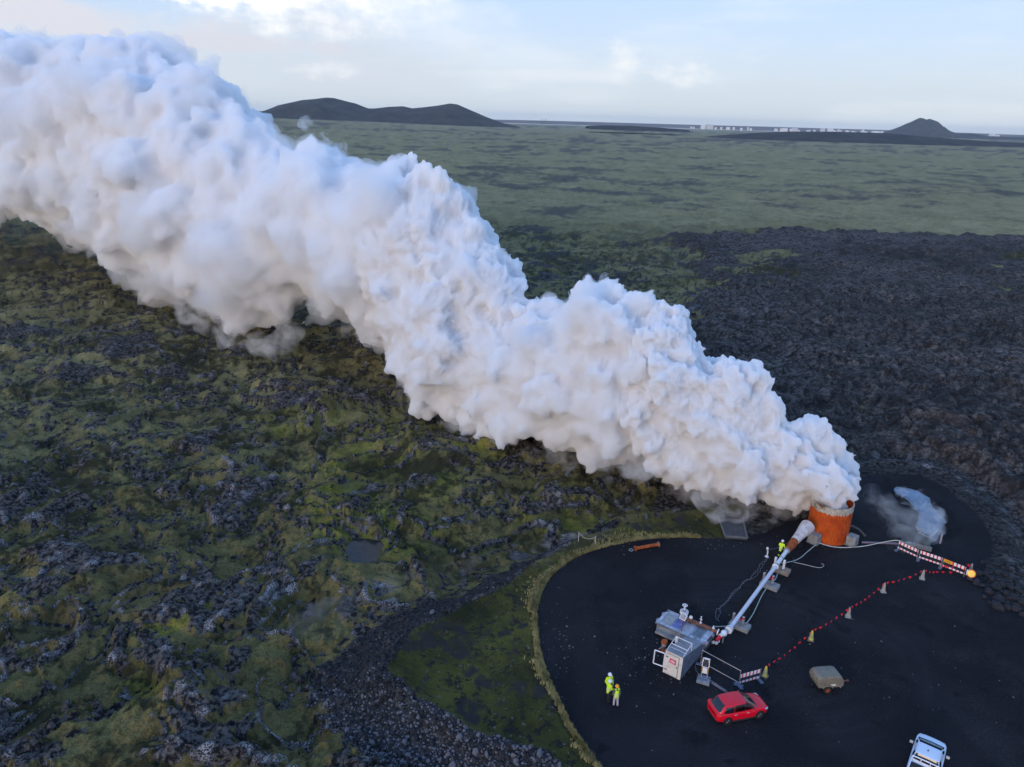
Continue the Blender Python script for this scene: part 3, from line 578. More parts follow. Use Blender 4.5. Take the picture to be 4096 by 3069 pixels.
for it in FB:
    x, hp = it[0], it[1]; wp = it[2] if len(it) > 2 else 7; d_ = 9600 if x < 3700 else 9900
    yb = 486 + 0.030 * (x - 2175) + 2.5 + brng.uniform(0, 3.5); p_ = at(x, yb + 2, d_); s_ = d_ / FPX; W2 = wp * s_ / 2; H2 = hp * s_ * 1.15; Dp = max(12, W2 * 0.5); z0 = p_[2]; rf = min(W2 * 0.3, 6)
    me = bpy.data.meshes.new('far_building'); me.from_pydata([(-W2, -Dp, -25), (W2, -Dp, -25), (W2, Dp, -25), (-W2, Dp, -25), (-W2, -Dp, H2), (W2, -Dp, H2), (W2, Dp, H2), (-W2, Dp, H2), (-W2, 0, H2 + rf), (W2, 0, H2 + rf)], [], [(0, 1, 5, 4), (1, 2, 6, 9, 5), (2, 3, 7, 6), (3, 0, 4, 8, 7), (4, 5, 9, 8), (6, 7, 8, 9)])
    o = link('far_building', me, None, brng.choice(fbm_m)); o.location = p_; tag(o, 'small pale building in the sunlit row along the far shore', 'building', 'far buildings along the shore')
for x in (2168, 2182):
    p_ = at(x, 492, 5200); m_ = MB(); m_.cyl((0, 0, -8), (0, 0, 26), 1.3, 0.9, 6); m_.cyl((-6, 0, 23), (6, 0, 23), 0.7, 0.7, 5); o = m_.build('power_mast', mat('mast_grey', (0.12, 0.12, 0.14), 0.8)); o.location = p_
    tag(o, 'thin dark mast standing on the far plain right of the hills', 'mast', 'far masts')
# ------------------------------------------------------------------ water
def water_mat(name, c, rough, spec=0.5):
    m = bpy.data.materials.new(name); m.use_nodes = True; k = N(m.node_tree); b = k.n['Principled BSDF']; t = k.new('ShaderNodeTexCoord').outputs['Object']
    k.put(b.inputs['Base Color'], k.mix(k.ss(k.noise(t, 0.5, 4, 0.6), 0.35, 0.7), tuple(v * 0.6 for v in c), c)); b.inputs['Roughness'].default_value = rough; b.inputs['Specular IOR Level'].default_value = spec
    bp = k.new('ShaderNodeBump'); bp.inputs['Strength'].default_value = 0.25; bp.inputs['Distance'].default_value = 0.05; k.l.new(k.noise(t, 4.0, 3, 0.6), bp.inputs['Height']); k.l.new(bp.outputs[0], b.inputs['Normal']); return m
c4 = lambda x, y: (3450 + x * 0.332, 1900 + y * 0.332)
sl_ = smooth_line([c4(*p) for p in [(380, 185), (450, 232), (520, 262), (600, 312), (650, 400), (722, 480), (700, 590), (712, 690), (735, 790)]], 5)
sr_ = smooth_line([c4(*p) for p in [(395, 150), (560, 182), (680, 218), (775, 288), (805, 385), (900, 480), (950, 560), (915, 650), (860, 800)]], 5)
wv = []; srn = random.Random(8)
for a, b in zip(sl_, sr_):
    for t in (-0.06, 0.33, 0.66, 1.06): wv.append(gnd(*(a * (1 - t) + b * t + np.array([srn.uniform(-2, 2), srn.uniform(-1, 1)])), -0.20))
nrow = len(sl_); wq = [(i * 4 + j, i * 4 + j + 1, i * 4 + j + 5, i * 4 + j + 4) for i in range(nrow - 1) for j in range(3)]
mv = []
for a, b in zip(sl_, sr_):
    for t in (-0.22, 0.5, 1.22): mv.append(gnd(*(a * (1 - t) + b * t + np.array([srn.uniform(-3, 3), srn.uniform(-2, 2)])), -0.24))
tag(MB().add(mv, [(i * 3 + j, i * 3 + j + 1, i * 3 + j + 4, i * 3 + j + 3) for i in range(nrow - 1) for j in range(2)]).build('silica_margin', mat('silica_mud', (0.10, 0.115, 0.14), 0.35, var=0.5, scale=1.2, dirt=(0.03, 0.032, 0.036), dscale=0.9)), kind='structure')
tag(MB().add(wv, wq).build('hot_stream', water_mat('silica_water', (0.13, 0.20, 0.30), 0.2)), kind='structure')
pv = [POND + np.array([1.9 * 1.55 * math.cos(t) * (1 + 0.15 * math.sin(3 * t)), 1.9 * 1.9 * math.sin(t), 0.06]) for t in np.linspace(0, 2 * math.pi, 28, endpoint=False)]
pv = [(p[0], p[1], -1.66) for p in pv]; tag(MB().add(pv, [tuple(range(28))]).build('pond', water_mat('pond_water', (0.012, 0.018, 0.020), 0.06, 0.35)), kind='structure')

# ------------------------------------------------------------------ thin steam
def thin_steam(name, label, spots, dens, vox, parent=None, nb_=9, crin=0.35, wisp=0.0):
    """spots: (px, py, height above ground or depth, radius in px)"""
    S_ = []
    for px, py, z, rp in spots:
        c = gnd(px, py, z) if z < 40 else at(px, py, z); d_ = (c - CAM) @ FW; S_.append([*c, rp / FPX * d_])
    S_ = np.array(S_, float); b1, i1 = buds(S_, nb_, 0.3, 0.6, 0.1, 0.12, np.zeros(len(S_)), -0.9); b2, i2 = buds(b1, 5, 0.3, 0.5, 0.1, 0.1, i1, -0.5)
    me = puff_mesh(np.vstack([S_, b1, b2]), vox, name); crinkle(me, crin); nm_ = name + '_' + str(len(bpy.data.materials)); o = link(name, me, None, wisp_mat(nm_, dens, wisp) if wisp else steam_mat(nm_, dens))
    if parent is not None: o.parent = parent; o.matrix_parent_inverse = Matrix.Translation(parent.location).inverted()
    else: tag(o, label, 'steam')
    return o
vr = random.Random(12)
def along(pts, n, jx, jy, r0, r1, z):
    L = smooth_line(pts, 12); out = []
    for p in L[::3]: out.append((p[0], p[1], z(p[0]) if callable(z) else sum(z) / 2, r0 * 1.5))
    for _ in range(n):
        p = L[int(vr.random() * (len(L) - 1))]; out.append((p[0] + vr.uniform(-jx, jx), p[1] + vr.uniform(-jy, jy), z(p[0]) if callable(z) else vr.uniform(*z), vr.uniform(r0, r1)))
    return out
ax = lambda px: float(axis_depth(px)) * (1 - 0.8 * float(half_px(px)) / FPX * vr.uniform(0.2, 1.0))
thin_steam('trailing_veil', None, along([(3200, 2010), (3050, 2030), (2900, 2020), (2760, 1960), (2600, 1890)], 46, 50, 38, 14, 60, ax), 0.45, 0.5, plume, wisp=2.4)
thin_steam('trailing_veil', None, along([(2640, 1890), (2450, 1860), (2250, 1835), (2050, 1830), (1920, 1790)], 44, 60, 36, 14, 55, ax), 0.40, 0.6, plume, wisp=2.8)
thin_steam('trailing_veil', None, along([(1900, 1760), (1700, 1640), (1560, 1440), (1400, 1290), (1270, 1240)], 44, 36, 36, 14, 50, ax), 0.40, 0.75, plume, wisp=3.2)
thin_steam('trailing_veil', None, along([(1180, 1330), (1050, 1395), (920, 1380), (830, 1290), (700, 1190), (500, 1110), (330, 1000), (150, 900), (0, 860)], 90, 40, 36, 14, 60, ax), 0.28, 0.95, plume, wisp=4.5)
thin_steam('upper_wisp', None, along([(1215, 470), (1250, 520), (1300, 560), (1380, 620), (1440, 660)], 34, 22, 22, 10, 30, lambda px: float(axis_depth(px))), 0.40, 0.9, plume, wisp=3.0)
thin_steam('upper_wisp', None, along([(1100, 540), (1000, 440), (900, 360), (760, 270), (660, 200), (560, 190), (300, 190), (100, 180)], 70, 40, 34, 14, 50, lambda px: float(axis_depth(px))), 0.18, 1.3, plume, wisp=5.0)
thin_steam('ground_steam', 'thin steam drifting between the rusty drum and the hot stream', along([(3470, 1960), (3540, 2010), (3600, 2060), (3660, 2110), (3720, 2130)], 22, 70, 40, 24, 60, (0.6, 2.2)), 0.16, 0.4, wisp=2.6)
thin_steam('stream_steam', 'steam rising off the pale blue hot stream', along([(3600, 1960), (3690, 2010), (3735, 2070), (3725, 2120), (3700, 2160)], 26, 26, 18, 12, 34, (0.2, 0.9)), 0.45, 0.3, wisp=1.6)
thin_steam('trench_steam', 'low steam along the trench behind the rope posts', along([(2060, 2230), (2160, 2190), (2300, 2160), (2480, 2120), (2700, 2075)], 30, 30, 16, 12, 30, (-1.0, 0.3)), 0.3, 0.3, wisp=1.8)
thin_steam('vent_steam', 'faint bluish steam over the rocks left of the gravel ridge', along([(1210, 2560), (1280, 2500), (1320, 2440), (1420, 2380), (1560, 2330), (1900, 2280)], 18, 50, 40, 30, 80, (-1.2, 0.5)), 0.07, 0.6, wisp=3.5)

# loose outer fringe round the plume
def fringe(lo, hi, vox, dens, frac, grow):
    m_ = (p1 >= lo) & (p1 < hi) & (srng.uniform(size=len(p1)) < frac); S_ = L1[m_].copy(); S_[:, 3] *= srng.uniform(grow * 0.7, grow * 1.2, len(S_)); m0 = (L0px >= lo) & (L0px < hi); S0 = L0[m0].copy(); b1, i1 = buds(S_, 4, 0.25, 0.5, -0.3, 0.12, np.zeros(len(S_)), -0.6)
    me = puff_mesh(np.vstack([S0, S_, b1]), vox, 'steam_fringe'); crinkle(me, 1.0); o = link('steam_fringe', me, None, steam_mat('fringe_' + str(lo), dens)); o.parent = plume; o.matrix_parent_inverse = Matrix.Translation(plume.location).inverted()
fringe(1500, 2600, 0.6, 0.30, 0.45, 1.15); fringe(-9999, 1600, 1.3, 0.16, 0.6, 1.3)
# ------------------------------------------------------------------ stones
def stone_mesh(seed, name='stone', sub=1):
    r_ = np.random.default_rng(seed); bm = bmesh.new(); bmesh.ops.create_icosphere(bm, subdivisions=sub, radius=1.0)
    sx = r_.uniform(0.75, 1.25, 3) * np.array([1, 1, 0.7])
    for v in bm.verts: v.co = Vector(np.array(v.co) * sx * r_.uniform(0.78, 1.18))
    me = bpy.data.meshes.new(name); bm.to_mesh(me); bm.free(); return me
stone_dark = mat('stone_basalt', (0.026, 0.026, 0.031), 0.9, var=0.4, scale=4, spec=0.2, dirt=(0.07, 0.072, 0.08), dscale=5, bump=0.5)
stone_pale = mat('stone_lichen', (0.125, 0.128, 0.150), 0.9, var=0.35, scale=4, spec=0.2, dirt=(0.04, 0.04, 0.045), dscale=4, bump=0.5)
ok = (q['rub'] > 0.45) & (q['left'] > 0.5) & (Rr < 80) & (np.abs(AA.ravel()) < 0.8)
cand = np.where(ok)[0]; pick = srng.choice(cand, size=min(len(cand), 7300), replace=False)
px_, py_ = X[pick], Y[pick]; pz_ = h[pick]; low_ = sst(Rr[pick], 62, 40)
sz = 0.85 * (0.05 + 0.10 * srng.uniform(size=len(pick)) ** 2 + 0.05 * low_ * srng.uniform(size=len(pick))) * (1 + 0.8 * (srng.uniform(size=len(pick)) < 0.06))
order = np.argsort(-sz / (Rr[pick] + 20)); big_ = order[:300]; rest = order[300:]
variants = [[stone_mesh(500 + i, 'stone', 2 if i < 0 else 1) for i in range(8)] for _ in (0, 1)]
for row, mm in zip(variants, (stone_dark, stone_pale)):
    for me in row: me.materials.append(mm)
pale_p = 0.06 + 0.55 * sst(py_, 50, 41)
for j, i in enumerate(big_):
    o = bpy.data.objects.new('stone', variants[1 if srng.uniform() < pale_p[i] else 0][j % 8]); COL.objects.link(o)
    o.location = (px_[i], py_[i], pz_[i] + sz[i] * 0.25); o.rotation_euler = tuple(srng.uniform(-3, 3, 3)); o.scale = (sz[i] * 1.15,) * 3
    tag(o, 'loose lava stone on the dark rubble slope below the grassy bank', 'stone', 'stones on the rubble slope')
def scatter_stuff(name, xs, ys, zs, ss, seeds, matl, label):
    bas = []
    for s_ in seeds:
        me = stone_mesh(s_, 'tmp'); v = np.empty(len(me.vertices) * 3); me.vertices.foreach_get('co', v); f_ = np.array([list(p.vertices) for p in me.polygons]); bas.append((v.reshape(-1, 3), f_)); bpy.data.meshes.remove(me)
    Vs, Fs, b0 = [], [], 0
    for i in range(len(xs)):
        v, f_ = bas[i % len(bas)]; a = srng.uniform(0, 6.28); ca, sa = math.cos(a), math.sin(a)
        vv = np.column_stack([v[:, 0] * ca - v[:, 1] * sa, v[:, 0] * sa + v[:, 1] * ca, v[:, 2]]) * ss[i] + (xs[i], ys[i], zs[i]); Vs.append(vv); Fs.append(f_ + b0); b0 += len(v)
    o = link(name, np_mesh(name, np.vstack(Vs), np.vstack(Fs)), None, matl); tag(o, label, None, None, 'stuff'); return o
pm = srng.uniform(size=len(rest)) < pale_p[rest] * 0.75
for nm, s_, mm in (('rubble', rest[~pm], stone_dark), ('pale_rubble', rest[pm], stone_pale)):
    scatter_stuff(nm, px_[s_], py_[s_], pz_[s_] + sz[s_] * 0.2, sz[s_], range(520, 526), mm, 'loose lava rubble covering the slope of the gravel platform')
# pale pebbles on the pad and along its grassy edge
gx_, gy_, gs_ = [], [], []
for (cx_, cy_, sx_, sy_, n_) in [(2230, 2560, 45, 190, 130), (2640, 2600, 110, 130, 110), (2700, 2700, 120, 90, 60), (3350, 2200, 260, 90, 60), (2900, 2170, 300, 30, 60), (3000, 2600, 500, 300, 70), (3600, 2700, 400, 250, 60), (2500, 2190, 200, 22, 50)]:
    for _ in range(n_):
        p = gnd(srng.normal(cx_, sx_), srng.normal(cy_, sy_ * 0.6)); gx_.append(p[0]); gy_.append(p[1]); gs_.append(0.02 + 0.06 * srng.uniform() ** 3)
gx_, gy_, gs_ = map(np.array, (gx_, gy_, gs_)); k_ = polydist(gx_, gy_, PAD) < -0.05
scatter_stuff('pebbles', gx_[k_], gy_[k_], np.zeros(k_.sum()), gs_[k_], range(530, 534), mat('pebble_pale', (0.15, 0.15, 0.14), 0.9, var=0.6), 'pale pebbles strewn over the black gravel pad')
# boulders along the right edge of the pad
bspec = [(3905, 2333, 17), (3925, 2345, 13), (3955, 2372, 19), (3935, 2390, 12), (3975, 2355, 14), (3995, 2402, 22), (4022, 2385, 16), (4050, 2402, 20), (3960, 2412, 9), (3988, 2432, 24), (4030, 2432, 15), (4062, 2440, 17), (4085, 2418, 18), (3915, 2295, 14), (3945, 2300, 11), (3965, 2325, 13), (3990, 2330, 10), (4010, 2352, 12), (4040, 2365, 14), (4075, 2380, 13), (3985, 2300, 9), (3890, 2310, 8), (4090, 2460, 14), (4020, 2310, 11), (4055, 2330, 12), (4085, 2350, 14), (3950, 2270, 9), (3980, 2265, 10), (4010, 2280, 9), (4040, 2290, 10), (4075, 2300, 11), (3930, 2250, 8)]
bmesh_v = [stone_mesh(560 + i, 'boulder', 2) for i in range(6)]
for me in bmesh_v: me.materials.append(stone_dark)
for j, (x, y, r_) in enumerate(bspec):
    p = gnd(x, y); s_ = r_ / FPX * ((p - CAM) @ FW); z_ = float(ground_z(p[0], p[1])[0]); o = bpy.data.objects.new('boulder', bmesh_v[j % 6]); COL.objects.link(o)
    o.location = (p[0], p[1], max(z_, -0.05) + s_ * 0.35); o.scale = (s_,) * 3; o.rotation_euler = (srng.uniform(-.4, .4), srng.uniform(-.4, .4), srng.uniform(0, 6)); tag(o, 'rounded dark boulder at the foot of the lava beside the black pad', 'boulder', 'boulders along the edge of the pad')
# ------------------------------------------------------------------ dry grass along the pad's edge
grass = mat('dry_grass', (0.36, 0.31, 0.14), 0.9, var=0.4, scale=0.9, spec=0.1, dirt=(0.11, 0.115, 0.03), dscale=0.5)
edge_px = smooth_line([(2420, 3100), (2345, 3000), (2285, 2915), (2235, 2810), (2190, 2705), (2160, 2625), (2145, 2520), (2148, 2425), (2190, 2320), (2285, 2236), (2400, 2192), (2560, 2160), (2700, 2148), (2800, 2150)], 14)
Vg, Fg = [], []
for _ in range(5200):
    t = srng.uniform(0, len(edge_px) - 1.01); i = int(t); e = edge_px[i] * (1 - t + i) + edge_px[i + 1] * (t - i); g = gnd(*e); wd = abs(srng.normal(0, 0.8)) * (0.35 + 0.65 * max(0, math.sin(t * 0.13 + 1))) 
    n2 = gnd(e[0] - 20, e[1] - 12) - g; n2 /= np.linalg.norm(n2); b = g + n2 * (wd - 0.12); zb = float(ground_z(b[0], b[1])[0]); hgt = srng.uniform(0.15, 0.45)
    for _b in range(5):
        a = srng.uniform(0, 6.28); d_ = np.array([math.cos(a), math.sin(a), 0]); tip = b + d_ * srng.uniform(0.05, 0.22) + [0, 0, hgt * srng.uniform(0.6, 1) + zb]; s_ = np.array([-d_[1], d_[0], 0]) * 0.03; b_ = np.array([b[0], b[1], zb - 0.03]) + d_ * 0.03; j = len(Vg)
        Vg += [b_ - s_, b_ + s_, tip]; Fg.append((j, j + 1, j + 2))
tag(link('dry_grass', np_mesh('dry_grass', np.array(Vg), np.array(Fg)), None, grass), 'pale dry grass fringing the edge of the black pad', None, None, 'stuff')
print('setting', round(time.time() - T0, 1))
# ------------------------------------------------------------------ materials for the plant
galv = mat('galvanised', (0.36, 0.38, 0.41), 0.45, 0.55, var=0.25, scale=2.5, dirt=(0.24, 0.21, 0.19), dscale=1.2)
zinc = mat('dull_zinc', (0.30, 0.33, 0.38), 0.5, 0.4, var=0.3, scale=1.8, dirt=(0.17, 0.17, 0.19), dscale=0.9)
white = mat('white_paint', (0.72, 0.73, 0.76), 0.5, var=0.06, scale=2)
cream = mat('cream_door', (0.62, 0.59, 0.54), 0.55, var=0.08, scale=1.5, dirt=(0.48, 0.45, 0.41), dscale=2)
lag = mat('white_lagging', (0.66, 0.67, 0.74), 0.5, 0.15, var=0.12, scale=6, bump=0.4)
horn_m = mat('stained_lagging', (0.60, 0.55, 0.54), 0.6, 0.1, var=0.18, scale=2.0, dirt=(0.36, 0.27, 0.23), dscale=1.3)
rust = mat('rust_brown', (0.16, 0.075, 0.055), 0.75, 0.1, var=0.35, scale=3, dirt=(0.28, 0.09, 0.03), dscale=2.5)
rusto = mat('rust_orange', (0.36, 0.085, 0.018), 0.8, var=0.35, scale=2.5, dirt=(0.20, 0.045, 0.015), dscale=2)
conc = mat('concrete', (0.26, 0.265, 0.265), 0.85, var=0.18, scale=3, dirt=(0.15, 0.15, 0.15), dscale=2, bump=0.3)
dconc = mat('wet_concrete', (0.075, 0.078, 0.088), 0.6, var=0.2, scale=1.0, dirt=(0.05, 0.05, 0.055), dscale=0.7)
black = mat('black_rubber', (0.018, 0.018, 0.02), 0.6, var=0.2)
dark = mat('dark_metal', (0.06, 0.06, 0.065), 0.5, 0.3, var=0.2)
red = mat('signal_red', (0.62, 0.012, 0.03), 0.45, var=0.08)
redcloth = mat('red_flag_cloth', (0.70, 0.015, 0.025), 0.6, var=0.1)
yel = mat('signal_yellow', (0.70, 0.55, 0.03), 0.5, var=0.1, dirt=(0.42, 0.36, 0.10), dscale=5)
hose_w = mat('white_hose', (0.55, 0.56, 0.52), 0.5, var=0.1); hose_g = mat('grey_hose', (0.36, 0.43, 0.42), 0.5, var=0.1); cable = mat('cable_grey', (0.14, 0.15, 0.17), 0.6, var=0.1)
def stripes(name, ca, cb, period, axis=0, duty=0.5, phase=0.0, slope=0.0):
    m = bpy.data.materials.new(name); m.use_nodes = True; k = N(m.node_tree); b = k.n['Principled BSDF']; t = k.new('ShaderNodeTexCoord').outputs['Object']; s_ = k.new('ShaderNodeSeparateXYZ'); k.l.new(t, s_.inputs[0])
    v = k.m('ADD', s_.outputs[axis], phase)
    if slope: v = k.m('ADD', v, k.m('MULTIPLY', s_.outputs[0 if axis == 2 else 2], slope))
    f_ = k.m('FRACT', k.m('DIVIDE', v, period)); k.put(b.inputs['Base Color'], k.mix(k.m('LESS_THAN', f_, duty), cb, ca)); b.inputs['Roughness'].default_value = 0.45; return m
rw = stripes('red_white_stripes', (0.62, 0.012, 0.03), (0.78, 0.78, 0.80), 0.34, 0, 0.36, 10.06)
yb = stripes('yellow_black_stripes', (0.70, 0.42, 0.02), (0.02, 0.02, 0.02), 0.16, 2, 0.5, 0, 0.6)
def drum_mat():
    m = bpy.data.materials.new('drum_rust'); m.use_nodes = True; k = N(m.node_tree); b = k.n['Principled BSDF']; t = k.new('ShaderNodeTexCoord').outputs['Object']
    s_ = k.new('ShaderNodeSeparateXYZ'); k.l.new(t, s_.inputs[0]); an = k.m('ARCTAN2', s_.outputs[1], s_.outputs[0])
    st = k.noise(k.xyz(k.m('MULTIPLY', an, 9.0), k.m('MULTIPLY', s_.outputs[2], 0.5), 0.0), 2.0, 4, 0.7); bl = k.noise(t, 0.7, 4, 0.6)
    c = k.mix(k.ss(st, 0.3, 0.7), (0.34, 0.050, 0.008), (0.60, 0.105, 0.012)); c = k.mix(k.ss(bl, 0.45, 0.7, 0, 0.85), c, (0.34, 0.030, 0.008))
    c = k.mix(k.ss(k.m('ADD', st, k.m('MULTIPLY', bl, 0.4)), 0.80, 0.95, 0, 0.5), c, (0.62, 0.22, 0.05)); k.put(b.inputs['Base Color'], c); b.inputs['Roughness'].default_value = 0.75; b.inputs['Specular IOR Level'].default_value = 0.2; return m
def crust_mat():
    m = bpy.data.materials.new('silica_crust'); m.use_nodes = True; k = N(m.node_tree); b = k.n['Principled BSDF']; t = k.new('ShaderNodeTexCoord').outputs['Object']
    s_ = k.new('ShaderNodeSeparateXYZ'); k.l.new(t, s_.inputs[0]); an = k.m('ARCTAN2', s_.outputs[1], s_.outputs[0]); st = k.noise(k.xyz(k.m('MULTIPLY', an, 22.0), k.m('MULTIPLY', s_.outputs[2], 0.9), 0), 2.0, 4, 0.7)
    c = k.mix(k.ss(st, 0.36, 0.52), (0.05, 0.032, 0.02), (0.50, 0.45, 0.38)); c = k.mix(k.ss(k.noise(t, 0.9, 4, 0.6), 0.50, 0.66), c, (0.14, 0.07, 0.025)); k.put(b.inputs['Base Color'], c); b.inputs['Roughness'].default_value = 0.9; return m

# ------------------------------------------------------------------ steam drum
DC = np.array([34.15, 70.7, 0]); drum = empty('steam_drum', DC); tag(drum, 'big rusty orange open-topped steel drum with pale crusted rim', 'drum')
to_cam = math.atan2(-DC[1], -DC[0]); DR, DH = 2.08, 4.15
MB().lathe([(DR + 0.06, 0), (DR, 0.08), (DR, DH), (DR - 0.09, DH), (DR - 0.09, 0.4)], 72).build('shell', drum_mat(), drum, True)
m_ = MB(); seg = 120; cr = random.Random(2); V_ = []
for j in range(seg):
    a = 2 * math.pi * j / seg; lo = DH - 0.55 - cr.uniform(0, 0.30) - (0.25 if 2.2 < (a - to_cam) % 6.283 < 5.0 else 0)
    for r_, z_ in ((DR + 0.012, lo), (DR + 0.03, DH - 0.3), (DR + 0.03, DH + 0.03), (DR - 0.10, DH + 0.03)): V_.append((r_ * math.cos(a), r_ * math.sin(a), z_))
m_.add(V_, [(j * 4 + i, ((j + 1) % seg) * 4 + i, ((j + 1) % seg) * 4 + i + 1, j * 4 + i + 1) for j in range(seg) for i in range(3)]).build('crusted_rim', crust_mat(), drum)
for z_ in (1.4, 2.8): MB().lathe([(DR + 0.004, z_ - 0.02), (DR + 0.02, z_), (DR + 0.004, z_ + 0.02)], 72).build('weld_seam', rusto, drum)
def drum_foot(ang, lab):
    c, s_ = math.cos(ang), math.sin(ang); br = MB(); br.M = Matrix.Rotation(ang, 4, 'Z')
    br.add([(DR - 0.05, -0.12, 0.03), (DR + 0.95, -0.12, 0.03), (DR - 0.05, -0.12, 1.3), (DR - 0.05, 0.12, 0.03), (DR + 0.95, 0.12, 0.03), (DR - 0.05, 0.12, 1.3)], [(0, 1, 2), (5, 4, 3), (0, 3, 4, 1), (1, 4, 5, 2), (2, 5, 3, 0)]).build('bracket', rusto, drum)
    bx = MB(); bx.M = Matrix.Rotation(ang, 4, 'Z'); bx.box((DR + 0.55, 0, 0.62), (0.95, 1.05, 0.95), 0, 0.05).build('ballast_block', conc, drum)
    br = MB(); br.M = Matrix.Rotation(ang, 4, 'Z'); br.box((DR + 0.5, 0, 0.09), (1.05, 1.15, 0.14)).build('foot_plate', galv, drum)
drum_foot(to_cam - 0.42, ''); drum_foot(to_cam + 1.25, ''); drum_foot(to_cam + 2.9, '')
MB().tube([DC * 0 + (DR * math.cos(0.1), DR * math.sin(0.1), 1.0), (DR + 0.6, 0.2, 1.05), (DR + 1.3, 0.1, 0.7), (DR + 1.9, -0.3, 0.18)], 0.14, 10).build('drain_elbow', dark, drum, True)
# ------------------------------------------------------------------ discharge pipe from the wellhead to the drum
c1 = lambda x, y: (2500 + x * 0.3018, 2300 + y * 0.3018); c2 = lambda x, y: (2800 + x * 0.3018, 2000 + y * 0.3018); c3 = lambda x, y: (3000 + x * 0.332, 1850 + y * 0.332)
cs = lambda x, y: (2600 + x * 0.2052, 2400 + y * 0.2052); cb = lambda x, y: (3550 + x * 0.1582, 2130 + y * 0.1582); c6 = lambda x, y: (2950 + x * 0.2486, 2550 + y * 0.2486)
p_tee = gnd(*c1(1312, 772), 1.0); p_a = gnd(*c1(1380, 722), 1.05); p_b = gnd(*c2(1000, 882), 1.25); p_c = gnd(*c2(1150, 675), 1.32); p_d = gnd(*c2(1215, 600), 1.42); p_e = gnd(*c2(1255, 545), 1.5); p_f = gnd(*c2(1400, 380), 1.95)
pipe = empty('discharge_pipe', (p_tee[0], p_tee[1], 0)); tag(pipe, 'long white lagged pipe running from the wellhead cover up to the rusty drum', 'pipe'); O_ = Vector((p_tee[0], p_tee[1], 0)); L_ = lambda p: Vector(p) - O_
n_ = 58; pts = []; rr = []
for i in range(n_ + 1):
    t = i / n_; pts += [L_(p_a + (p_b - p_a) * t), L_(p_a + (p_b - p_a) * (t + 0.4 / n_))] if i < n_ else [L_(p_b)]; rr += [0.185, 0.168] if i < n_ else [0.18]
MB().tube(pts, rr, 14).build('lagged_run', lag, pipe, True)
MB().tube([L_(p_b), L_(p_c)], 0.19, 16).build('upper_run', white, pipe, True)
def collar(p, q_, r_, t_, matl, name, par=pipe, off=L_):
    d_ = (np.array(q_) - np.array(p)); d_ = d_ / np.linalg.norm(d_); MB().cyl(off(np.array(p) - d_ * t_ / 2), off(np.array(p) + d_ * t_ / 2), r_, seg=20).build(name, matl, par, True)
collar(p_b, p_c, 0.30, 0.10, white, 'flange'); collar(p_b + (p_c - p_b) * 0.03, p_c, 0.27, 0.2, dark, 'gasket'); collar(p_b + (p_c - p_b) * 0.5, p_c, 0.215, 0.05, dark, 'clamp_band'); collar(p_c, p_d, 0.32, 0.14, galv, 'flange'); collar(p_c + (p_d - p_c) * 0.14, p_d, 0.30, 0.08, white, 'flange')
MB().cyl(L_(p_c), L_(p_d), 0.30, 0.36, 20).build('rusted_reducer', rusto, pipe, True); MB().cyl(L_(p_d), L_(p_e), 0.40, 0.40, 24).build('rusted_collar', rusto, pipe, True)
e2 = p_e + (p_f - p_e) * 0.45; MB().tube([L_(p_e), L_(e2), L_(p_f), L_(p_f + (p_f - e2) * 0.35)], [0.42, 0.50, 0.70, 0.74], 24).build('flared_inlet', horn_m, pipe, True)
# ------------------------------------------------------------------ pipe supports on concrete blocks
def support(pp, top_z, lab, stain=False, clamp=True):
    d_ = p_b - p_a; rz = math.atan2(d_[1], d_[0]); s_ = empty('pipe_support', (pp[0], pp[1], 0), rz); tag(s_, lab, 'pipe support', 'supports under the white pipe')
    MB().box((0.0, -0.2, 0.2), (1.0, 1.7, 0.4), 0, 0.04).build('concrete_block', mat('concrete_rust', (0.27, 0.22, 0.18), 0.85, var=0.25, dirt=(0.42, 0.14, 0.03), dscale=1.6) if stain else conc, s_)
    for y in (-0.42, 0.42): MB().box((0, y, 0.44 + (top_z + 0.12 - 0.44) / 2), (0.2, 0.2, top_z + 0.12 - 0.44), 0, 0.015).build('post', galv if not stain else white, s_)
    MB().box((0, 0, top_z - 0.25), (0.16, 0.84, 0.1)).build('cross_beam', red if clamp else galv, s_)
    if clamp: MB().box((0, -0.42, top_z + 0.0), (0.22, 0.2, 0.16), 0, 0.02).build('red_clamp', red, s_)
    return s_
k_ = p_b - p_a
support(p_a + k_ * 0.19, 1.08, 'concrete block pipe support with red clamp next to the wellhead cover')
support(p_a + k_ * 0.845, 1.2, 'concrete block pipe support with red clamp halfway to the drum')
support(p_b + (p_c - p_b) * 0.42, 1.28, 'rust-stained pipe support with two pale posts beside the worker', True, False)
# ------------------------------------------------------------------ wellhead cover and stair shed (shared frame: x along the cover, y towards the drum)
SR = math.atan2(-0.6, 0.8)
def S2W(x, y): return np.array([0.8 * x + 0.6 * y, -0.6 * x + 0.8 * y, 0.0])
def W2S(p): return np.array([0.8 * p[0] - 0.6 * p[1], 0.6 * p[0] + 0.8 * p[1], p[2]])
vc = (-19.7, 51.68); vault = empty('wellhead_cover', S2W(*vc), SR); tag(vault, 'low silvery metal wellhead cover with window panels and rusty stains', 'wellhead cover')
top = mat('cover_sheet', (0.44, 0.46, 0.53), 0.38, 0.3, var=0.3, scale=0.9, dirt=(0.15, 0.12, 0.11), dscale=0.65)
MB().box((0, 0, 0.46), (4.2, 2.15, 0.92), 0, 0.05).build('casing', zinc, vault)
m_ = MB(); hx, hy, cc = 2.2, 1.15, 0.42; pl = [(-hx + cc, hy), (-hx, hy - cc), (-hx, -hy), (hx, -hy), (hx, hy - 0.1), (hx - 0.1, hy)]
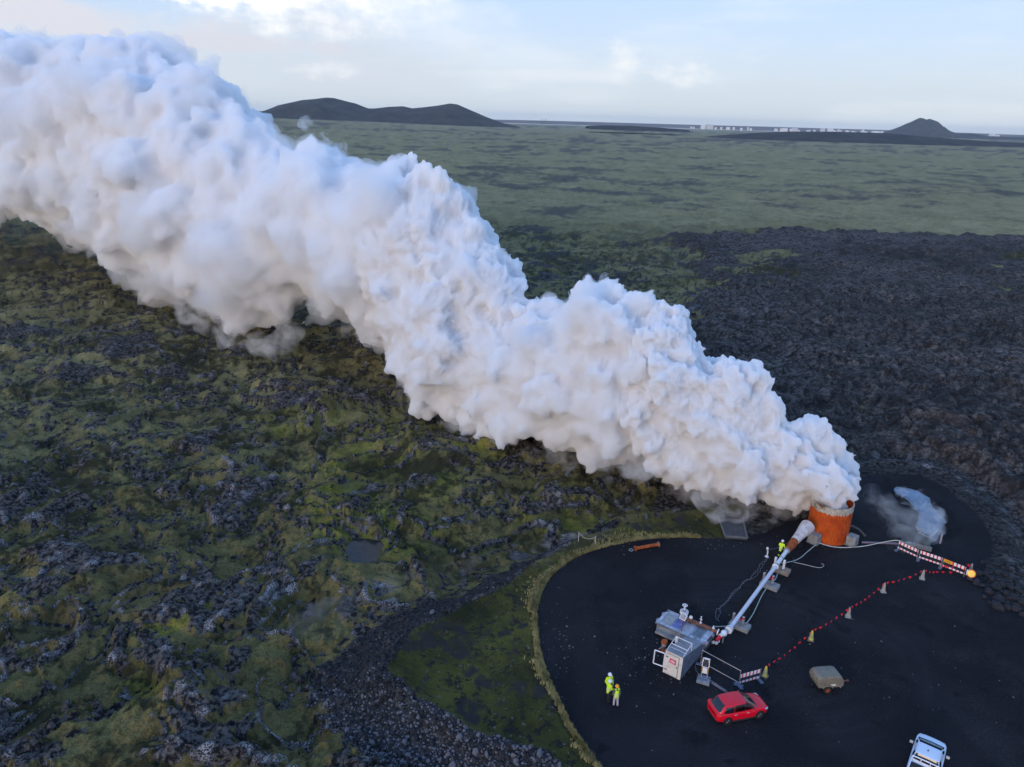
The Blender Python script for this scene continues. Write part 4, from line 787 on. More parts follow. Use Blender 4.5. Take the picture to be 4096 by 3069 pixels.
m_.add([(x, y, 0.93) for x, y in pl] + [(x, y, 1.0) for x, y in pl], [tuple(range(6))[::-1], tuple(range(6, 12))] + [(i, (i + 1) % 6, 6 + (i + 1) % 6, 6 + i) for i in range(6)]) if False else m_.add([(x, y, 0.93) for x, y in pl] + [(x, y, 1.0) for x, y in pl], [tuple(range(6)), tuple(range(6, 12))[::-1]] + [(6 + i, 6 + (i + 1) % 6, (i + 1) % 6, i) for i in range(6)])
m_.build('lid', top, vault)
glass_d = mat('cover_window', (0.10, 0.115, 0.14), 0.12, 0.0, var=0.2, spec=0.8)
for cx_, w_, lab in ((-1.42, 0.8, 'pale'), (1.3, 0.75, 'dark')):
    fr = MB(); fr.box((cx_, 0.02, 1.012), (w_ + 0.1, 1.5, 0.03)).build('window_frame', galv, vault); MB().box((cx_, 0.02, 1.026), (w_, 1.38, 0.02)).build('window_panel', mat('pale_panel', (0.30, 0.31, 0.31), 0.3, var=0.15) if lab == 'pale' else glass_d, vault)
blue_m = mat('blue_tarp_sheet', (0.10, 0.14, 0.36), 0.45, var=0.5, scale=1.6, dirt=(0.28, 0.30, 0.42), dscale=2.2)
MB().box((-0.55, 0.15, 1.012), (0.75, 1.7, 0.022)).build('bluish_sheet', blue_m, vault)
for y in (-1.12, 1.12): MB().box((0, y, 0.975), (4.3, 0.06, 0.13)).build('lid_edge', galv, vault)
for (x, y) in ((-2.22, 0.55), (-2.22, -0.5), (2.22, -0.7), (2.22, 0.6)): MB().box((x, y, 0.80), (0.34, 0.34, 0.3), 0, 0.06).build('corner_block', zinc, vault)
MB().box((-1.15, -1.28, 0.30), (1.7, 0.38, 0.2), 0, 0.02).build('step_ledge', conc, vault)
for i in range(5): MB().box((-1.9 + i * 0.9, 0, 1.004), (0.03, 2.1, 0.02)).build('lid_seam', dark, vault)
# shed
sx, sy = -18.33, 46.5; shed = empty('stair_shed', S2W(sx, sy), SR); tag(shed, 'wedge-shaped metal stair shed with cream door and red notice', 'shed')
HF, HB, SL, HW = 2.05, 1.02, 4.05, 0.73
MB().add([(-HW, 0, 0), (HW, 0, 0), (HW, SL, 0), (-HW, SL, 0), (-HW, 0.12, HF), (HW, 0.12, HF), (HW, SL, HB), (-HW, SL, HB)], [(0, 1, 5, 4), (1, 2, 6, 5), (2, 3, 7, 6), (3, 0, 4, 7), (4, 5, 6, 7), (3, 2, 1, 0)]).build('wall_sheet', mat('shed_sheet', (0.22, 0.26, 0.34), 0.42, 0.4, var=0.22, scale=0.8, dirt=(0.15, 0.17, 0.21), dscale=0.6), shed)
sl_z = lambda y: HF + (HB - HF) * (y - 0.12) / (SL - 0.12)
MB().quad((-HW - 0.03, 0.08, sl_z(0.08) + 0.05), (HW + 0.03, 0.08, sl_z(0.08) + 0.05), (HW + 0.03, SL, sl_z(SL) + 0.05), (-HW - 0.03, SL, sl_z(SL) + 0.05), 0.045).build('roof_sheet', mat('shed_roof', (0.25, 0.285, 0.34), 0.4, 0.4, var=0.2, scale=0.8, dirt=(0.20, 0.19, 0.19), dscale=0.7), shed)
fy = lambda z: 0.12 * z / HF
MB().quad((-HW - 0.01, fy(0.04) - 0.03, 0.04), (HW + 0.01, fy(0.04) - 0.03, 0.04), (HW + 0.01, fy(HF + 0.03) - 0.03, HF + 0.03), (-HW - 0.01, fy(HF + 0.03) - 0.03, HF + 0.03), 0.04).build('front_panel', cream, shed)
door = MB().quad((-HW + 0.14, fy(0.12) - 0.065, 0.12), (HW - 0.30, fy(0.12) - 0.065, 0.12), (HW - 0.30, fy(1.9) - 0.065, 1.9), (-HW + 0.14, fy(1.9) - 0.065, 1.9), 0.03).build('door', cream, shed)
for (x0, z0, x1, z1) in ((-HW + 0.12, 0.1, HW - 0.28, 0.1), (-HW + 0.12, 1.92, HW - 0.28, 1.92), (HW - 0.28, 0.1, HW - 0.28, 1.92)): MB().tube([(x0, fy(z0) - 0.055, z0), (x1, fy(z1) - 0.055, z1)], 0.014, 4).build('door_gap', dark, shed)
for z_ in (0.45, 1.6): MB().box((-HW + 0.2, fy(z_) - 0.085, z_), (0.2, 0.03, 0.06)).build('hinge', dark, shed)
MB().box((HW - 0.38, fy(1.0) - 0.09, 1.0), (0.05, 0.05, 0.16)).build('door_handle', dark, door)
sgn = MB().quad((-0.30, fy(1.18) - 0.085, 1.18), (0.24, fy(1.18) - 0.085, 1.18), (0.24, fy(1.58) - 0.085, 1.58), (-0.30, fy(1.58) - 0.085, 1.58), 0.015).build('notice_board', mat('notice_red', (0.62, 0.02, 0.09), 0.4, var=0.05), shed)
for z_, hw_, hh_ in ((1.49, 0.11, 0.012), (1.40, 0.21, 0.032), (1.32, 0.18, 0.020), (1.25, 0.14, 0.010)): MB().quad((-0.03 - hw_, fy(z_) - 0.092, z_ - hh_), (-0.03 + hw_, fy(z_) - 0.092, z_ - hh_), (-0.03 + hw_, fy(z_) - 0.092, z_ + hh_), (-0.03 - hw_, fy(z_) - 0.092, z_ + hh_), 0.003).build('text_line', white, sgn)
fr = MB()       # empty white frame standing open beside the door
fa, fb, fc, fd = (-HW - 0.85, -0.12, 0.52), (-HW - 0.03, 0.0, 0.52), (-HW - 0.03, 0.08, 1.72), (-HW - 0.85, -0.04, 1.72)
for a, b in ((fa, fb), (fb, fc), (fc, fd), (fd, fa)): fr.tube([a, b], 0.055, 4)
fr.build('open_frame', white, shed)
rl = MB(); zt = HF + 0.32
for x in (-HW + 0.04, HW - 0.04):
    rl.tube([(x, 0.12, HF), (x, 1.75, zt)], 0.028, 6); rl.tube([(x, 1.75, zt), (x, 1.75, sl_z(1.75))], 0.026, 6)
for y in (0.95, 1.75): rl.tube([(-HW + 0.04, y, HF + 0.32 * (y - 0.12) / 1.63), (HW - 0.04, y, HF + 0.32 * (y - 0.12) / 1.63)], 0.028, 6)
rl.tube([(-HW + 0.04, 0.8, sl_z(0.8) + 0.1), (HW - 0.04, 0.8, sl_z(0.8) + 0.1)], 0.02, 6)
rl.build('guard_rail', white, shed)
MB().box((-HW + 0.06, 1.85, sl_z(1.85) + 0.45), (0.22, 0.2, 0.5), 0, 0.04).build('vent_box', white, shed)
# solar panel on its mast, standing by the cover
sp = W2S(gnd(*cs(605, 690), 0.6)); spw = S2W(sp[0], sp[1]); pan = empty('solar_mast', spw, SR); tag(pan, 'small white-framed solar panel on a rusty mast above the wellhead cover', 'solar panel')
MB().cyl((0, 0, 0), (0, 0, 2.15), 0.035, seg=8).build('mast', rust, pan); m_ = MB(); m_.M = Matrix.Translation((0, 0.02, 2.42)) @ Matrix.Rotation(math.radians(-10), 4, 'Z') @ Matrix.Rotation(math.radians(-42), 4, 'X'); m_.box((0, 0, 0), (0.56, 0.05, 0.52), 0, 0.01).build('panel_frame', white, pan)
m_ = MB(); m_.M = Matrix.Translation((0, 0.02, 2.42)) @ Matrix.Rotation(math.radians(-10), 4, 'Z') @ Matrix.Rotation(math.radians(-42), 4, 'X'); m_.box((0, -0.028, 0), (0.46, 0.02, 0.42)).build('cell_face', mat('solar_cells_pale', (0.30, 0.29, 0.30), 0.25, var=0.25, scale=30, spec=0.7), pan)
# wellhead pipework on the cover
wh = empty('wellhead', S2W(vc[0] - 0.15, vc[1] + 1.15), SR); tag(wh, 'rusty wellhead with white flange, handwheel and brown side pipe', 'wellhead')
WB = S2W(vc[0] - 0.15, vc[1] + 1.15)
def LW(p): q_ = W2S(np.array(p)); b_ = W2S(WB); return Vector((q_[0] - b_[0], q_[1] - b_[1], p[2]))
v0 = LW(gnd(*cs(655, 330), 1.35)); vb = Vector((v0.x, v0.y, 0.6))
MB().cyl(vb, (v0.x, v0.y, 1.75), 0.19, seg=16).build('riser', rusto, wh, True)
MB().cyl((v0.x, v0.y, 1.75), (v0.x, v0.y, 1.95), 0.36, seg=24).build('flange', white, wh, True); MB().cyl((v0.x, v0.y, 1.95), (v0.x, v0.y, 2.03), 0.13, seg=16).build('hub', rusto, wh, True)
for i in range(10): MB().cyl((v0.x + 0.29 * math.cos(i * 0.628), v0.y + 0.29 * math.sin(i * 0.628), 1.95), (v0.x + 0.29 * math.cos(i * 0.628), v0.y + 0.29 * math.sin(i * 0.628), 2.0), 0.032, seg=6).build('bolt', galv, wh)
MB().cyl((v0.x, v0.y, 2.0), (v0.x, v0.y, 2.45), 0.075, seg=12).build('valve_stem', white, wh, True)
m_ = MB(); m_.lathe([(0.2, 2.48), (0.235, 2.515), (0.2, 2.55), (0.165, 2.515), (0.2, 2.48)], 20, (v0.x, v0.y, 0)); m_.cyl((v0.x - 0.2, v0.y, 2.515), (v0.x + 0.2, v0.y, 2.515), 0.03, seg=6); m_.cyl((v0.x, v0.y - 0.2, 2.515), (v0.x, v0.y + 0.2, 2.515), 0.03, seg=6); m_.build('handwheel', white, wh, True)
t0 = Vector((v0.x, v0.y, 1.3)); t1 = LW(gnd(*cs(1345, 635), 1.0)); dv_ = (t1 - t0); MB().tube([t0, t1], 0.17, 16).build('side_pipe', rust, wh, True)
for f_, r_, m2 in ((0.18, 0.27, rust), (0.22, 0.27, rust), (0.97, 0.27, white)):
    a = t0 + dv_ * f_; d_ = dv_.normalized() * 0.045; MB().cyl(a - d_, a + d_, r_, seg=20).build('pipe_flange', m2, wh, True)
a = t0 + dv_ * 0.2; MB().ball((a.x, a.y, a.z + 0.3), 0.16).build('valve_cap', white, wh, True)
for f_, hh_ in ((0.48, 0.75), (0.84, 0.35)):
    a = t0 + dv_ * f_; m_ = MB(); m_.cyl((a.x, a.y, a.z + 0.12), (a.x, a.y, a.z + 0.22), 0.1, seg=10); m_.cyl((a.x, a.y, a.z + 0.22), (a.x, a.y, a.z + hh_), 0.04, seg=8); m_.cyl((a.x, a.y, a.z + hh_), (a.x, a.y, a.z + hh_ + 0.05), 0.06, seg=8); m_.cyl((a.x - 0.12, a.y, a.z + hh_ * 0.7), (a.x + 0.12, a.y, a.z + hh_ * 0.7), 0.03, seg=6); m_.build('bleed_valve', white, wh, True)
# tee between side pipe and discharge pipe
tl = L_(p_tee); MB().ball(tl, 0.27, 16, 10).build('tee_body', white, pipe, True); collar(p_a - (p_b - p_a) / np.linalg.norm(p_b - p_a) * 0.12, p_b, 0.31, 0.12, white, 'tee_flange'); collar(p_a, p_b, 0.28, 0.08, dark, 'gasket'); collar(p_a + (p_b - p_a) / np.linalg.norm(p_b - p_a) * 0.1, p_b, 0.31, 0.1, white, 'tee_flange')
dn = (p_a - p_tee); dn = dn / np.linalg.norm(dn); MB().cyl(tl, tl - Vector(dn) * 0.55, 0.16, seg=14).build('blind_leg', white, pipe, True); MB().cyl(tl - Vector(dn) * 0.5 - Vector((0, 0, 0.05)), tl - Vector(dn) * 0.95 - Vector((0, 0, 0.2)), 0.15, seg=14).build('red_cap', red, pipe, True)
MB().cyl((tl.x, tl.y, 0), (tl.x, tl.y, 0.8), 0.06, seg=8).build('prop', galv, pipe)
for i, (x, y) in enumerate([(1235, 825), (1295, 840), (1330, 805)]):
    g = gnd(*cs(x, y), 0.1); MB().box(L_(g), (0.22, 0.2, 0.2), 0.5, 0.03).build('junction_box', white, pipe)
# rusty spare valve on the ground
g = gnd(*cs(262, 985)); sv = empty('spare_valve', g, 0.6); tag(sv, 'rusty spare valve lying on the gravel beside the wellhead cover', 'valve')
MB().cyl((0, 0, 0.0), (0, 0, 0.12), 0.22, seg=14).build('base_flange', rusto, sv); MB().cyl((0, 0, 0.1), (0, 0, 0.5), 0.12, 0.1, 12).build('stem_body', rust, sv, True); MB().ball((0, 0, 0.55), 0.2).build('valve_body', conc, sv, True); MB().cyl((-0.6, -0.05, 0.42), (-0.1, 0, 0.5), 0.05, seg=8).build('outlet', conc, sv); MB().cyl((0, 0, 0.78), (0, 0, 0.98), 0.27, 0.24, 16).build('top_flange', rusto, sv); MB().cyl((0, 0, 0.6), (0, 0, 0.8), 0.1, seg=10).build('neck', red, sv)
# ------------------------------------------------------------------ monitoring stand with solar panel
g = gnd(*cs(1040, 1590)); st_ = empty('monitoring_stand', g, math.radians(-22)); tag(st_, 'monitoring post with solar panel and striped legs on a concrete slab', 'monitoring post')
MB().box((0, 0, 0.14), (1.0, 0.85, 0.28), 0, 0.05).build('concrete_slab', mat('blue_concrete', (0.17, 0.20, 0.25), 0.7, var=0.3, scale=3), st_)
for x in (-0.26, 0.2):
    m_ = MB(); m_.lathe([(0.16, 0.29), (0.19, 0.31), (0.22, 0.29)], 18, (x, -0.12, 0)); m_.build('lifting_ring', galv, st_)
for x in (-0.22, 0.22):
    MB().box((x, 0.1, 0.55), (0.08, 0.08, 0.6)).build('leg', galv, st_); MB().box((x, 0.1, 1.15), (0.10, 0.09, 0.62)).build('striped_post', yb, st_); MB().box((x, 0.1, 1.7), (0.08, 0.08, 0.5)).build('leg', white, st_)
MB().box((0, 0.12, 1.0), (0.36, 0.24, 0.5), 0, 0.02).build('control_box', white, st_)
m_ = MB(); m_.M = Matrix.Translation((0, 0.08, 1.72)) @ Matrix.Rotation(math.radians(-12), 4, 'X'); m_.box((0, 0, 0), (0.56, 0.04, 0.72)).build('panel_frame', white, st_)
m_ = MB(); m_.M = Matrix.Translation((0, 0.08, 1.72)) @ Matrix.Rotation(math.radians(-12), 4, 'X')
for i in range(6): m_.box((0, -0.028, -0.27 + i * 0.108), (0.46, 0.02, 0.096))
m_.build('solar_cells', mat('solar_cells_dark', (0.025, 0.03, 0.045), 0.2, var=0.2, spec=0.7), st_); st_.children[-1]['kind'] = 'stuff'
MB().box((0.05, 0.06, 2.12), (0.44, 0.12, 0.07)).build('top_bracket', white, st_)
# ------------------------------------------------------------------ barriers
def barrier(A, B, lab, grp='red and white barriers', sign=False, feet=(0, 1), h0=0.36, h1=0.95):
    A = np.array(A); B = np.array(B); L = float(np.linalg.norm((B - A)[:2])); rz = math.atan2(B[1] - A[1], B[0] - A[0]); o = empty('barrier', (A[0], A[1], 0), rz); tag(o, lab, 'barrier', grp)
    MB().box((L / 2, 0, h1), (L - 0.06, 0.035, 0.33)).build('top_board', rw, o); MB().box((L / 2, 0, h0), (L - 0.06, 0.03, 0.17)).build('bottom_board', rw, o)
    for x in (0, L): MB().box((x, 0.0, 0.58), (0.045, 0.045, 1.1)).build('post', galv, o)
    for z_ in (0.55, 0.66, 0.77): MB().cyl((0, 0, z_), (L, 0, z_), 0.012, seg=5).build('wire', dark, o)
    for i in feet: MB().box((L * i, 0, 0.06), (0.28, 0.85, 0.12), 0, 0.03).build('foot', mat('recycled_foot', (0.10, 0.13, 0.20), 0.6, var=0.2), o)
    if sign:
        s_ = MB().box((0.42, -0.03, h1 + 0.02), (0.78, 0.02, 0.36)).build('orange_sign', mat('sign_orange', (0.80, 0.16, 0.02), 0.4, var=0.05), o); MB().box((0.42, -0.045, h1 + 0.02), (0.70, 0.012, 0.29)).build('yellow_face', mat('sign_yellow', (0.80, 0.44, 0.02), 0.4, var=0.05), s_)
        for z_, w_ in ((0.08, 0.36), (0.0, 0.56), (-0.07, 0.56)): MB().box((0.42, -0.055, h1 + 0.02 + z_), (w_, 0.006, 0.028)).build('text_line', dark, s_)
    return o
bb = lambda a, b, *r, **kw: barrier(gnd(*cb(*a), 0.36), gnd(*cb(*b), 0.36), *r, **kw)
bb((262, 378), (755, 607), 'red and white barrier whose free end stands under the white hose', feet=(0,))
bb((800, 620), (1358, 812), 'red and white barrier in the middle of the row of three', feet=(0, 1))
bb((1388, 830), (1948, 1048), 'red and white barrier carrying the yellow sign', sign=True, feet=())
barrier(gnd(*c1(1515, 1428), 0.36), gnd(*c1(1785, 1352), 0.36), 'red and white barrier beside the red car and a yellow cone')
A = gnd(*c1(1005, 1150), 0.3); B = gnd(*c1(1512, 1428), 0.3); L = float(np.linalg.norm((B - A)[:2])); o = empty('rail_panel', (A[0], A[1], 0), math.atan2(B[1] - A[1], B[0] - A[0])); tag(o, 'long open rail panel between the stair shed and the striped barrier', 'railing')
for z_ in (0.3, 1.42): MB().cyl((0, 0, z_), (L, 0, z_), 0.028, seg=8).build('rail', mat('worn_rail', (0.42, 0.38, 0.34), 0.5, 0.3, var=0.2), o)
for x in (0, L): MB().cyl((x, 0, 0.02), (x, 0, 1.44), 0.028, seg=8).build('post', galv, o); MB().box((x, 0, 0.05), (0.7, 0.22, 0.1), 0.5, 0.02).build('foot', mat('recycled_foot', (0.10, 0.13, 0.20)), o)
# flashing lamp at the end of the row
lp = gnd(*cb(2075, 1200)); o = empty('warning_lamp', lp, math.atan2(-lp[1], -lp[0]) + math.pi / 2); o.scale = (1.3, 1.3, 1.3); tag(o, 'round amber warning lamp on a short post at the barrier end', 'warning lamp')
MB().box((0, 0.1, 0.05), (0.4, 0.4, 0.1), 0, 0.02).build('foot', black, o); MB().cyl((0, 0.06, 0.05), (0, 0.06, 0.5), 0.04, seg=8).build('post', galv, o)
MB().cyl((0, 0.10, 0.52), (0, -0.02, 0.55), 0.31, seg=28).build('housing', mat('lamp_case', (0.62, 0.10, 0.03), 0.5), o, True); MB().cyl((0, -0.02, 0.55), (0, -0.06, 0.56), 0.26, 0.24, 28).build('lens', mat('lamp_amber', (0.95, 0.60, 0.02), 0.25, var=0.05, spec=0.6), o, True); MB().box((-0.26, 0.06, 0.52), (0.12, 0.2, 0.42), 0, 0.03).build('battery_case', white, o)
# cones
def cone(px, py, yellow, lab):
    g = gnd(px, py); o = empty('traffic_cone', g, random.uniform(0, 1.5)); tag(o, lab, 'traffic cone', 'traffic cones along the flag line'); body = mat('cone_film', (0.40, 0.40, 0.20), 0.4, var=0.2) if yellow else mat('cone_grey', (0.36, 0.35, 0.31), 0.6, var=0.2, dirt=(0.22, 0.21, 0.19), dscale=4)
    MB().box((0, 0, 0.04), (0.50, 0.50, 0.08), 0, 0.02).build('base', mat('cone_base', (0.30, 0.30, 0.29), 0.7) if not yellow else mat('cone_base_dark', (0.14, 0.14, 0.13), 0.7), o)
    MB().lathe([(0.19, 0.08), (0.17, 0.2)], 8, close=True).build('skirt', yel if yellow else body, o); m_ = MB(); m_.lathe([(0.168, 0.2), (0.095, 0.78)], 8, close=True)
    for i in range(8): m_.cyl((0.168 * math.cos(i * 0.785), 0.168 * math.sin(i * 0.785), 0.2), (0.095 * math.cos(i * 0.785), 0.095 * math.sin(i * 0.785), 0.78), 0.012, seg=4)
    m_.build('sleeve', body, o); MB().lathe([(0.097, 0.78), (0.085, 0.93), (0.05, 0.97)], 8, close=True).build('cap', yel if yellow else body, o); MB().cyl((0, 0, 0.96), (0, 0, 1.04), 0.03, seg=8).build('knob', red if yellow else body, o)
    return g
cps = [cone(3059, 2706, True, 'yellow-topped cone beside the short striped barrier'), cone(3243, 2561, True, 'yellow-topped cone standing alone on the flag line'), cone(3392, 2468, False, 'grey cone next after the lone yellow cone'), cone(3532, 2368, False, 'grey cone in the middle of the grey ones on the flag line'), cone(3688, 2316, False, 'grey cone where the flag line turns to the barrier row'), cone(3880, 2290, False, 'grey cone behind the amber lamp')]
# flag line
fl = empty('flag_line', cps[0]); tag(fl, 'red flag line strung over the cones to the barrier row', 'flag line'); FO = Vector(cps[0])
nodes = [c + np.array([0, 0, 1.02]) for c in cps[:5]]; b3 = gnd(*cb(1320, 985), 0.15); nodes += [b3, gnd(*cb(1700, 992), 0.3), cps[5] + np.array([0, 0, 1.02]), gnd(*cb(1560, 850), 0.55), gnd(*cb(1330, 825), 0.9)]
rope = []; fpts = []
fmesh = MB(); fmesh.add([(0, 0, 0.03), (0.13, 0, 0), (0, 0.05, 0), (-0.13, 0, 0), (0, -0.05, 0), (0, 0, -0.14)], [(0, 1, 2), (0, 2, 3), (0, 3, 4), (0, 4, 1), (5, 2, 1), (5, 3, 2), (5, 4, 3), (5, 1, 4)]); f0 = None
for a, b in zip(nodes[:-1], nodes[1:]):
    L = np.linalg.norm(b - a); n = max(3, int(L / 0.2)); nf_ = max(1, int(round(L / 0.78)))
    sag = 0.05 * L
    for i in range(n): t = i / n; rope.append(Vector(a + (b - a) * t - np.array([0, 0, sag * 4 * t * (1 - t)])) - FO)
    for i in range(nf_): t = (i + 0.5) / nf_; fpts.append((Vector(a + (b - a) * t - np.array([0, 0, sag * 4 * t * (1 - t)])) - FO, math.atan2(b[1] - a[1], b[0] - a[0])))
MB().tube(rope, 0.005, 4).build('rope', mat('flag_rope', (0.10, 0.03, 0.03), 0.8), fl)
for p, a in fpts:
    if f0 is None: f0 = fmesh.build('flag', redcloth, fl); o = f0
    else: o = bpy.data.objects.new('flag', f0.data); COL.objects.link(o); o.parent = fl
    o.location = p; o.rotation_euler = (random.uniform(-.4, .4), random.uniform(-.4, .4), a + random.uniform(-.5, .5)); s_ = random.uniform(1.15, 1.6); o.scale = (s_, s_, s_)
# ------------------------------------------------------------------ hoses and cables
def hose(name, pxs, r_, matl, label, cat='hose', wob=0.0, seg=6):
    P_ = [gnd(p[0], p[1], p[2] if len(p) > 2 else r_) for p in pxs]; P_ = smooth_line(P_, 8)
    if wob: P_ = [p + np.array([math.sin(i * 1.3) * wob + random.uniform(-wob, wob), math.cos(i * 1.7) * wob + random.uniform(-wob, wob), 0]) for i, p in enumerate(P_)]
    o = MB().tube(P_, r_, seg).build(name, matl, None, True); return tag(o, label, cat)
hose('hose', [(3268, 2168, 0.35), (3300, 2180, 0.05), (3345, 2189), (3400, 2190), (3460, 2184), (3520, 2172, 0.3), (3570, 2163, 1.0), (3598, 2163, 1.1), (3630, 2172, 0.5), (3668, 2170), (3700, 2160), (3730, 2140), (3752, 2120)], 0.045, hose_w, 'white hose looping from the drum over the striped barrier to the stream')
hose('hose', [c1(1195, 686) + (0.3,), c1(1300, 684), c1(1400, 682), c1(1540, 678), c1(1600, 650), c1(1680, 545), c1(1740, 430), c1(1800, 300), c1(1860, 200), c1(1950, 95), c2(1000, 1050), c2(1050, 930), c2(1140, 835), c2(1240, 810), c2(1340, 760), c2(1420, 690), c2(1540, 590) + (0.3,)], 0.045, hose_g, 'grey-green hose lying beside the white pipe and its supports')
hose('cable', [c2(1240, 825), c2(1380, 855), c2(1500, 885), c2(1580, 898), c2(1630, 885), c2(1640, 860), c2(1610, 845)], 0.022, hose_w, 'thin pale cable ending in a hook on the gravel near the drum', 'cable')
hose('cable', [c1(1215, 600), c1(1205, 560), c1(1215, 470), c1(1290, 410), c1(1370, 330), c1(1400, 265), c1(1470, 195), c1(1530, 150), c1(1590, 75), c1(1660, 55), c2(700, 990), c2(760, 930), c2(800, 860), c2(870, 790), c2(905, 770)], 0.024, cable, 'long grey cable snaking over the gravel behind the white pipe', 'cable', 0.05)
hose('cable', [c1(1240, 610), c1(1225, 575), c1(1265, 500), c1(1255, 445), c1(1330, 370), c1(1420, 270), c1(1500, 190), c1(1590, 90), c1(1650, 60), c2(740, 1010), c2(800, 930), c2(850, 840), c2(890, 790)], 0.02, cable, 'second thin cable lying close to the long grey cable', 'cable', 0.05)
hose('cable', [c1(1190, 890), c1(1120, 930), c1(1060, 1000), c1(990, 1080), c1(930, 1200), c1(960, 1290), c1(1010, 1330)], 0.022, cable, 'cable running from the wellhead to the monitoring post', 'cable', 0.04)
ca, cb_ = gnd(*c1(1140, 1420)), gnd(*c1(1345, 1555)); spn = []
for i in range(150):
    t = i / 149; p = ca + (cb_ - ca) * t; a = i * 0.55; spn.append((p[0] + 0.11 * math.cos(a), p[1] + 0.11 * math.sin(a), 0.05 + 0.03 * math.sin(a * 0.5)))
tag(MB().tube(spn, 0.016, 5).build('coiled_cable', mat('coil_grey', (0.30, 0.27, 0.32), 0.6), None, True), 'coiled grey cable between the monitoring post and the red car', 'cable')
# sampling post beside the worker
g = gnd(*c2(885, 752)); o = empty('sampling_post', g); tag(o, 'small white standpipe on a base left of the worker at the pipe', 'standpipe'); MB().cyl((0, 0, 0), (0, 0, 0.08), 0.2, 0.15, 12).build('base', white, o); MB().tube([(0, 0, 0.05), (0.03, 0, 0.5), (-0.04, 0, 0.9)], 0.07, 8).build('stem', white, o, True); MB().ball((-0.06, 0, 0.95), (0.13, 0.1, 0.16)).build('gauge', white, o, True)
hose('cable', [c2(885, 655) + (0.9,), c2(960, 650) + (0.9,), c2(1050, 625) + (1.0,), c2(1160, 570) + (1.5,)], 0.018, cable, 'thin line strung from the standpipe past the worker to the pipe', 'cable')
# ------------------------------------------------------------------ concrete basin, orange pipe, ring, culvert, rails
q4 = [gnd(*p, 0.1) for p in ((2872, 2066), (2970, 2066), (2989, 2156), (2902, 2149))]; cc4 = sum(q4) / 4; o = empty('concrete_basin', (cc4[0], cc4[1], 0)); tag(o, 'dark flat concrete basin slab at the mossy edge behind the pad', 'basin'); Q = [Vector(p - cc4) for p in q4]
Q = [Vector((v.x, v.y, 0)) for v in Q]; up_ = Vector((0, 0, 0.12)); MB().add([v - Vector((0, 0, 0.9)) for v in Q] + [v + up_ for v in Q], [(0, 3, 2, 1)[::-1] if False else (3, 2, 1, 0), (4, 5, 6, 7), (0, 1, 5, 4), (1, 2, 6, 5), (2, 3, 7, 6), (3, 0, 4, 7)]).build('slab', dconc, o)
for a, b in ((2, 3), (1, 2), (3, 0)): MB().tube([Q[a] + Vector((0, 0, 0.2)), Q[b] + Vector((0, 0, 0.2))], 0.13, 4).build('rim', mat('rim_concrete', (0.12, 0.12, 0.125), 0.85, var=0.2), o)
MB().quad(*[Q[0].lerp(Q[1], u_).lerp(Q[3].lerp(Q[2], u_), v_) + Vector((0, 0, 0.17)) for u_, v_ in ((0.15, 0.22), (0.8, 0.22), (0.8, 0.02), (0.15, 0.02))], 0.03).build('hatch', dark, o)
pa, pb_ = gnd(2541, 2194, 0.2), gnd(2634, 2178, 0.2); o = empty('pipe_section', (pa[0], pa[1], 0)); tag(o, 'short rusty orange pipe section with flanges lying on the pad edge', 'pipe'); OO = Vector((pa[0], pa[1], 0)); A_, B_ = Vector(pa) - OO, Vector(pb_) - OO; dd = (B_ - A_).normalized()
MB().cyl(A_, B_, 0.17, seg=18).build('barrel', rusto, o, True); MB().cyl(A_ - dd * 0.04, A_ + dd * 0.04, 0.27, seg=20).build('flange', rusto, o); MB().cyl(B_ - dd * 0.04, B_ + dd * 0.04, 0.27, seg=20).build('flange', mat('pale_rust', (0.22, 0.17, 0.16), 0.8, var=0.2), o); MB().cyl(A_ - dd * 0.05, A_ - dd * 0.042, 0.14, seg=16).build('bore', black, o)
g = gnd(2524, 2201); m_ = MB(); m_.lathe([(0.17, 0.02), (0.21, 0.06), (0.25, 0.02), (0.21, 0.0), (0.17, 0.02)], 20); o = m_.build('steel_ring', galv, None, True); o.location = g; tag(o, 'small grey ring on the gravel beside the orange pipe section', 'ring')
pa, pb_ = gnd(3448, 2170, 0.12), gnd(3590, 2175, 0.12); o = MB().cyl(pa, pb_, 0.11, seg=12).build('drain_pipe', mat('drain_violet', (0.16, 0.13, 0.17), 0.35, var=0.15, spec=0.6), None, True); tag(o, 'dark drain pipe lying on the gravel behind the barrier row', 'pipe')
g = gnd(3690, 2172); o = empty('culvert', g, math.radians(60)); tag(o, 'concrete culvert mouth with timber rails at the head of the hot stream', 'culvert')
m_ = MB(); sg = 16; Vc = [(-1.0 + 2.2 * i, r_ * math.cos(t), max(0, r_ * math.sin(t)) - 0.25) for i in (0, 1) for r_ in (0.62, 0.8) for t in np.linspace(0, math.pi, sg)]
m_.add(Vc, [(b0 + i, b0 + i + 1, b1 + i + 1, b1 + i) for b0, b1 in ((0, 2 * sg), (3 * sg, sg), (sg, 0), (2 * sg, 3 * sg)) for i in range(sg - 1)]); m_.build('arch', mat('mossy_concrete', (0.13, 0.13, 0.11), 0.8, var=0.3, dirt=(0.20, 0.19, 0.15), dscale=2), o, True)
MB().box((-1.2, 0.3, 0.1), (0.2, 2.4, 0.5), 0, 0.03).build('head_wall', mat('pale_wall', (0.24, 0.24, 0.24), 0.8, var=0.2), o)
timber = mat('timber', (0.34, 0.33, 0.34), 0.8, var=0.2, scale=3)
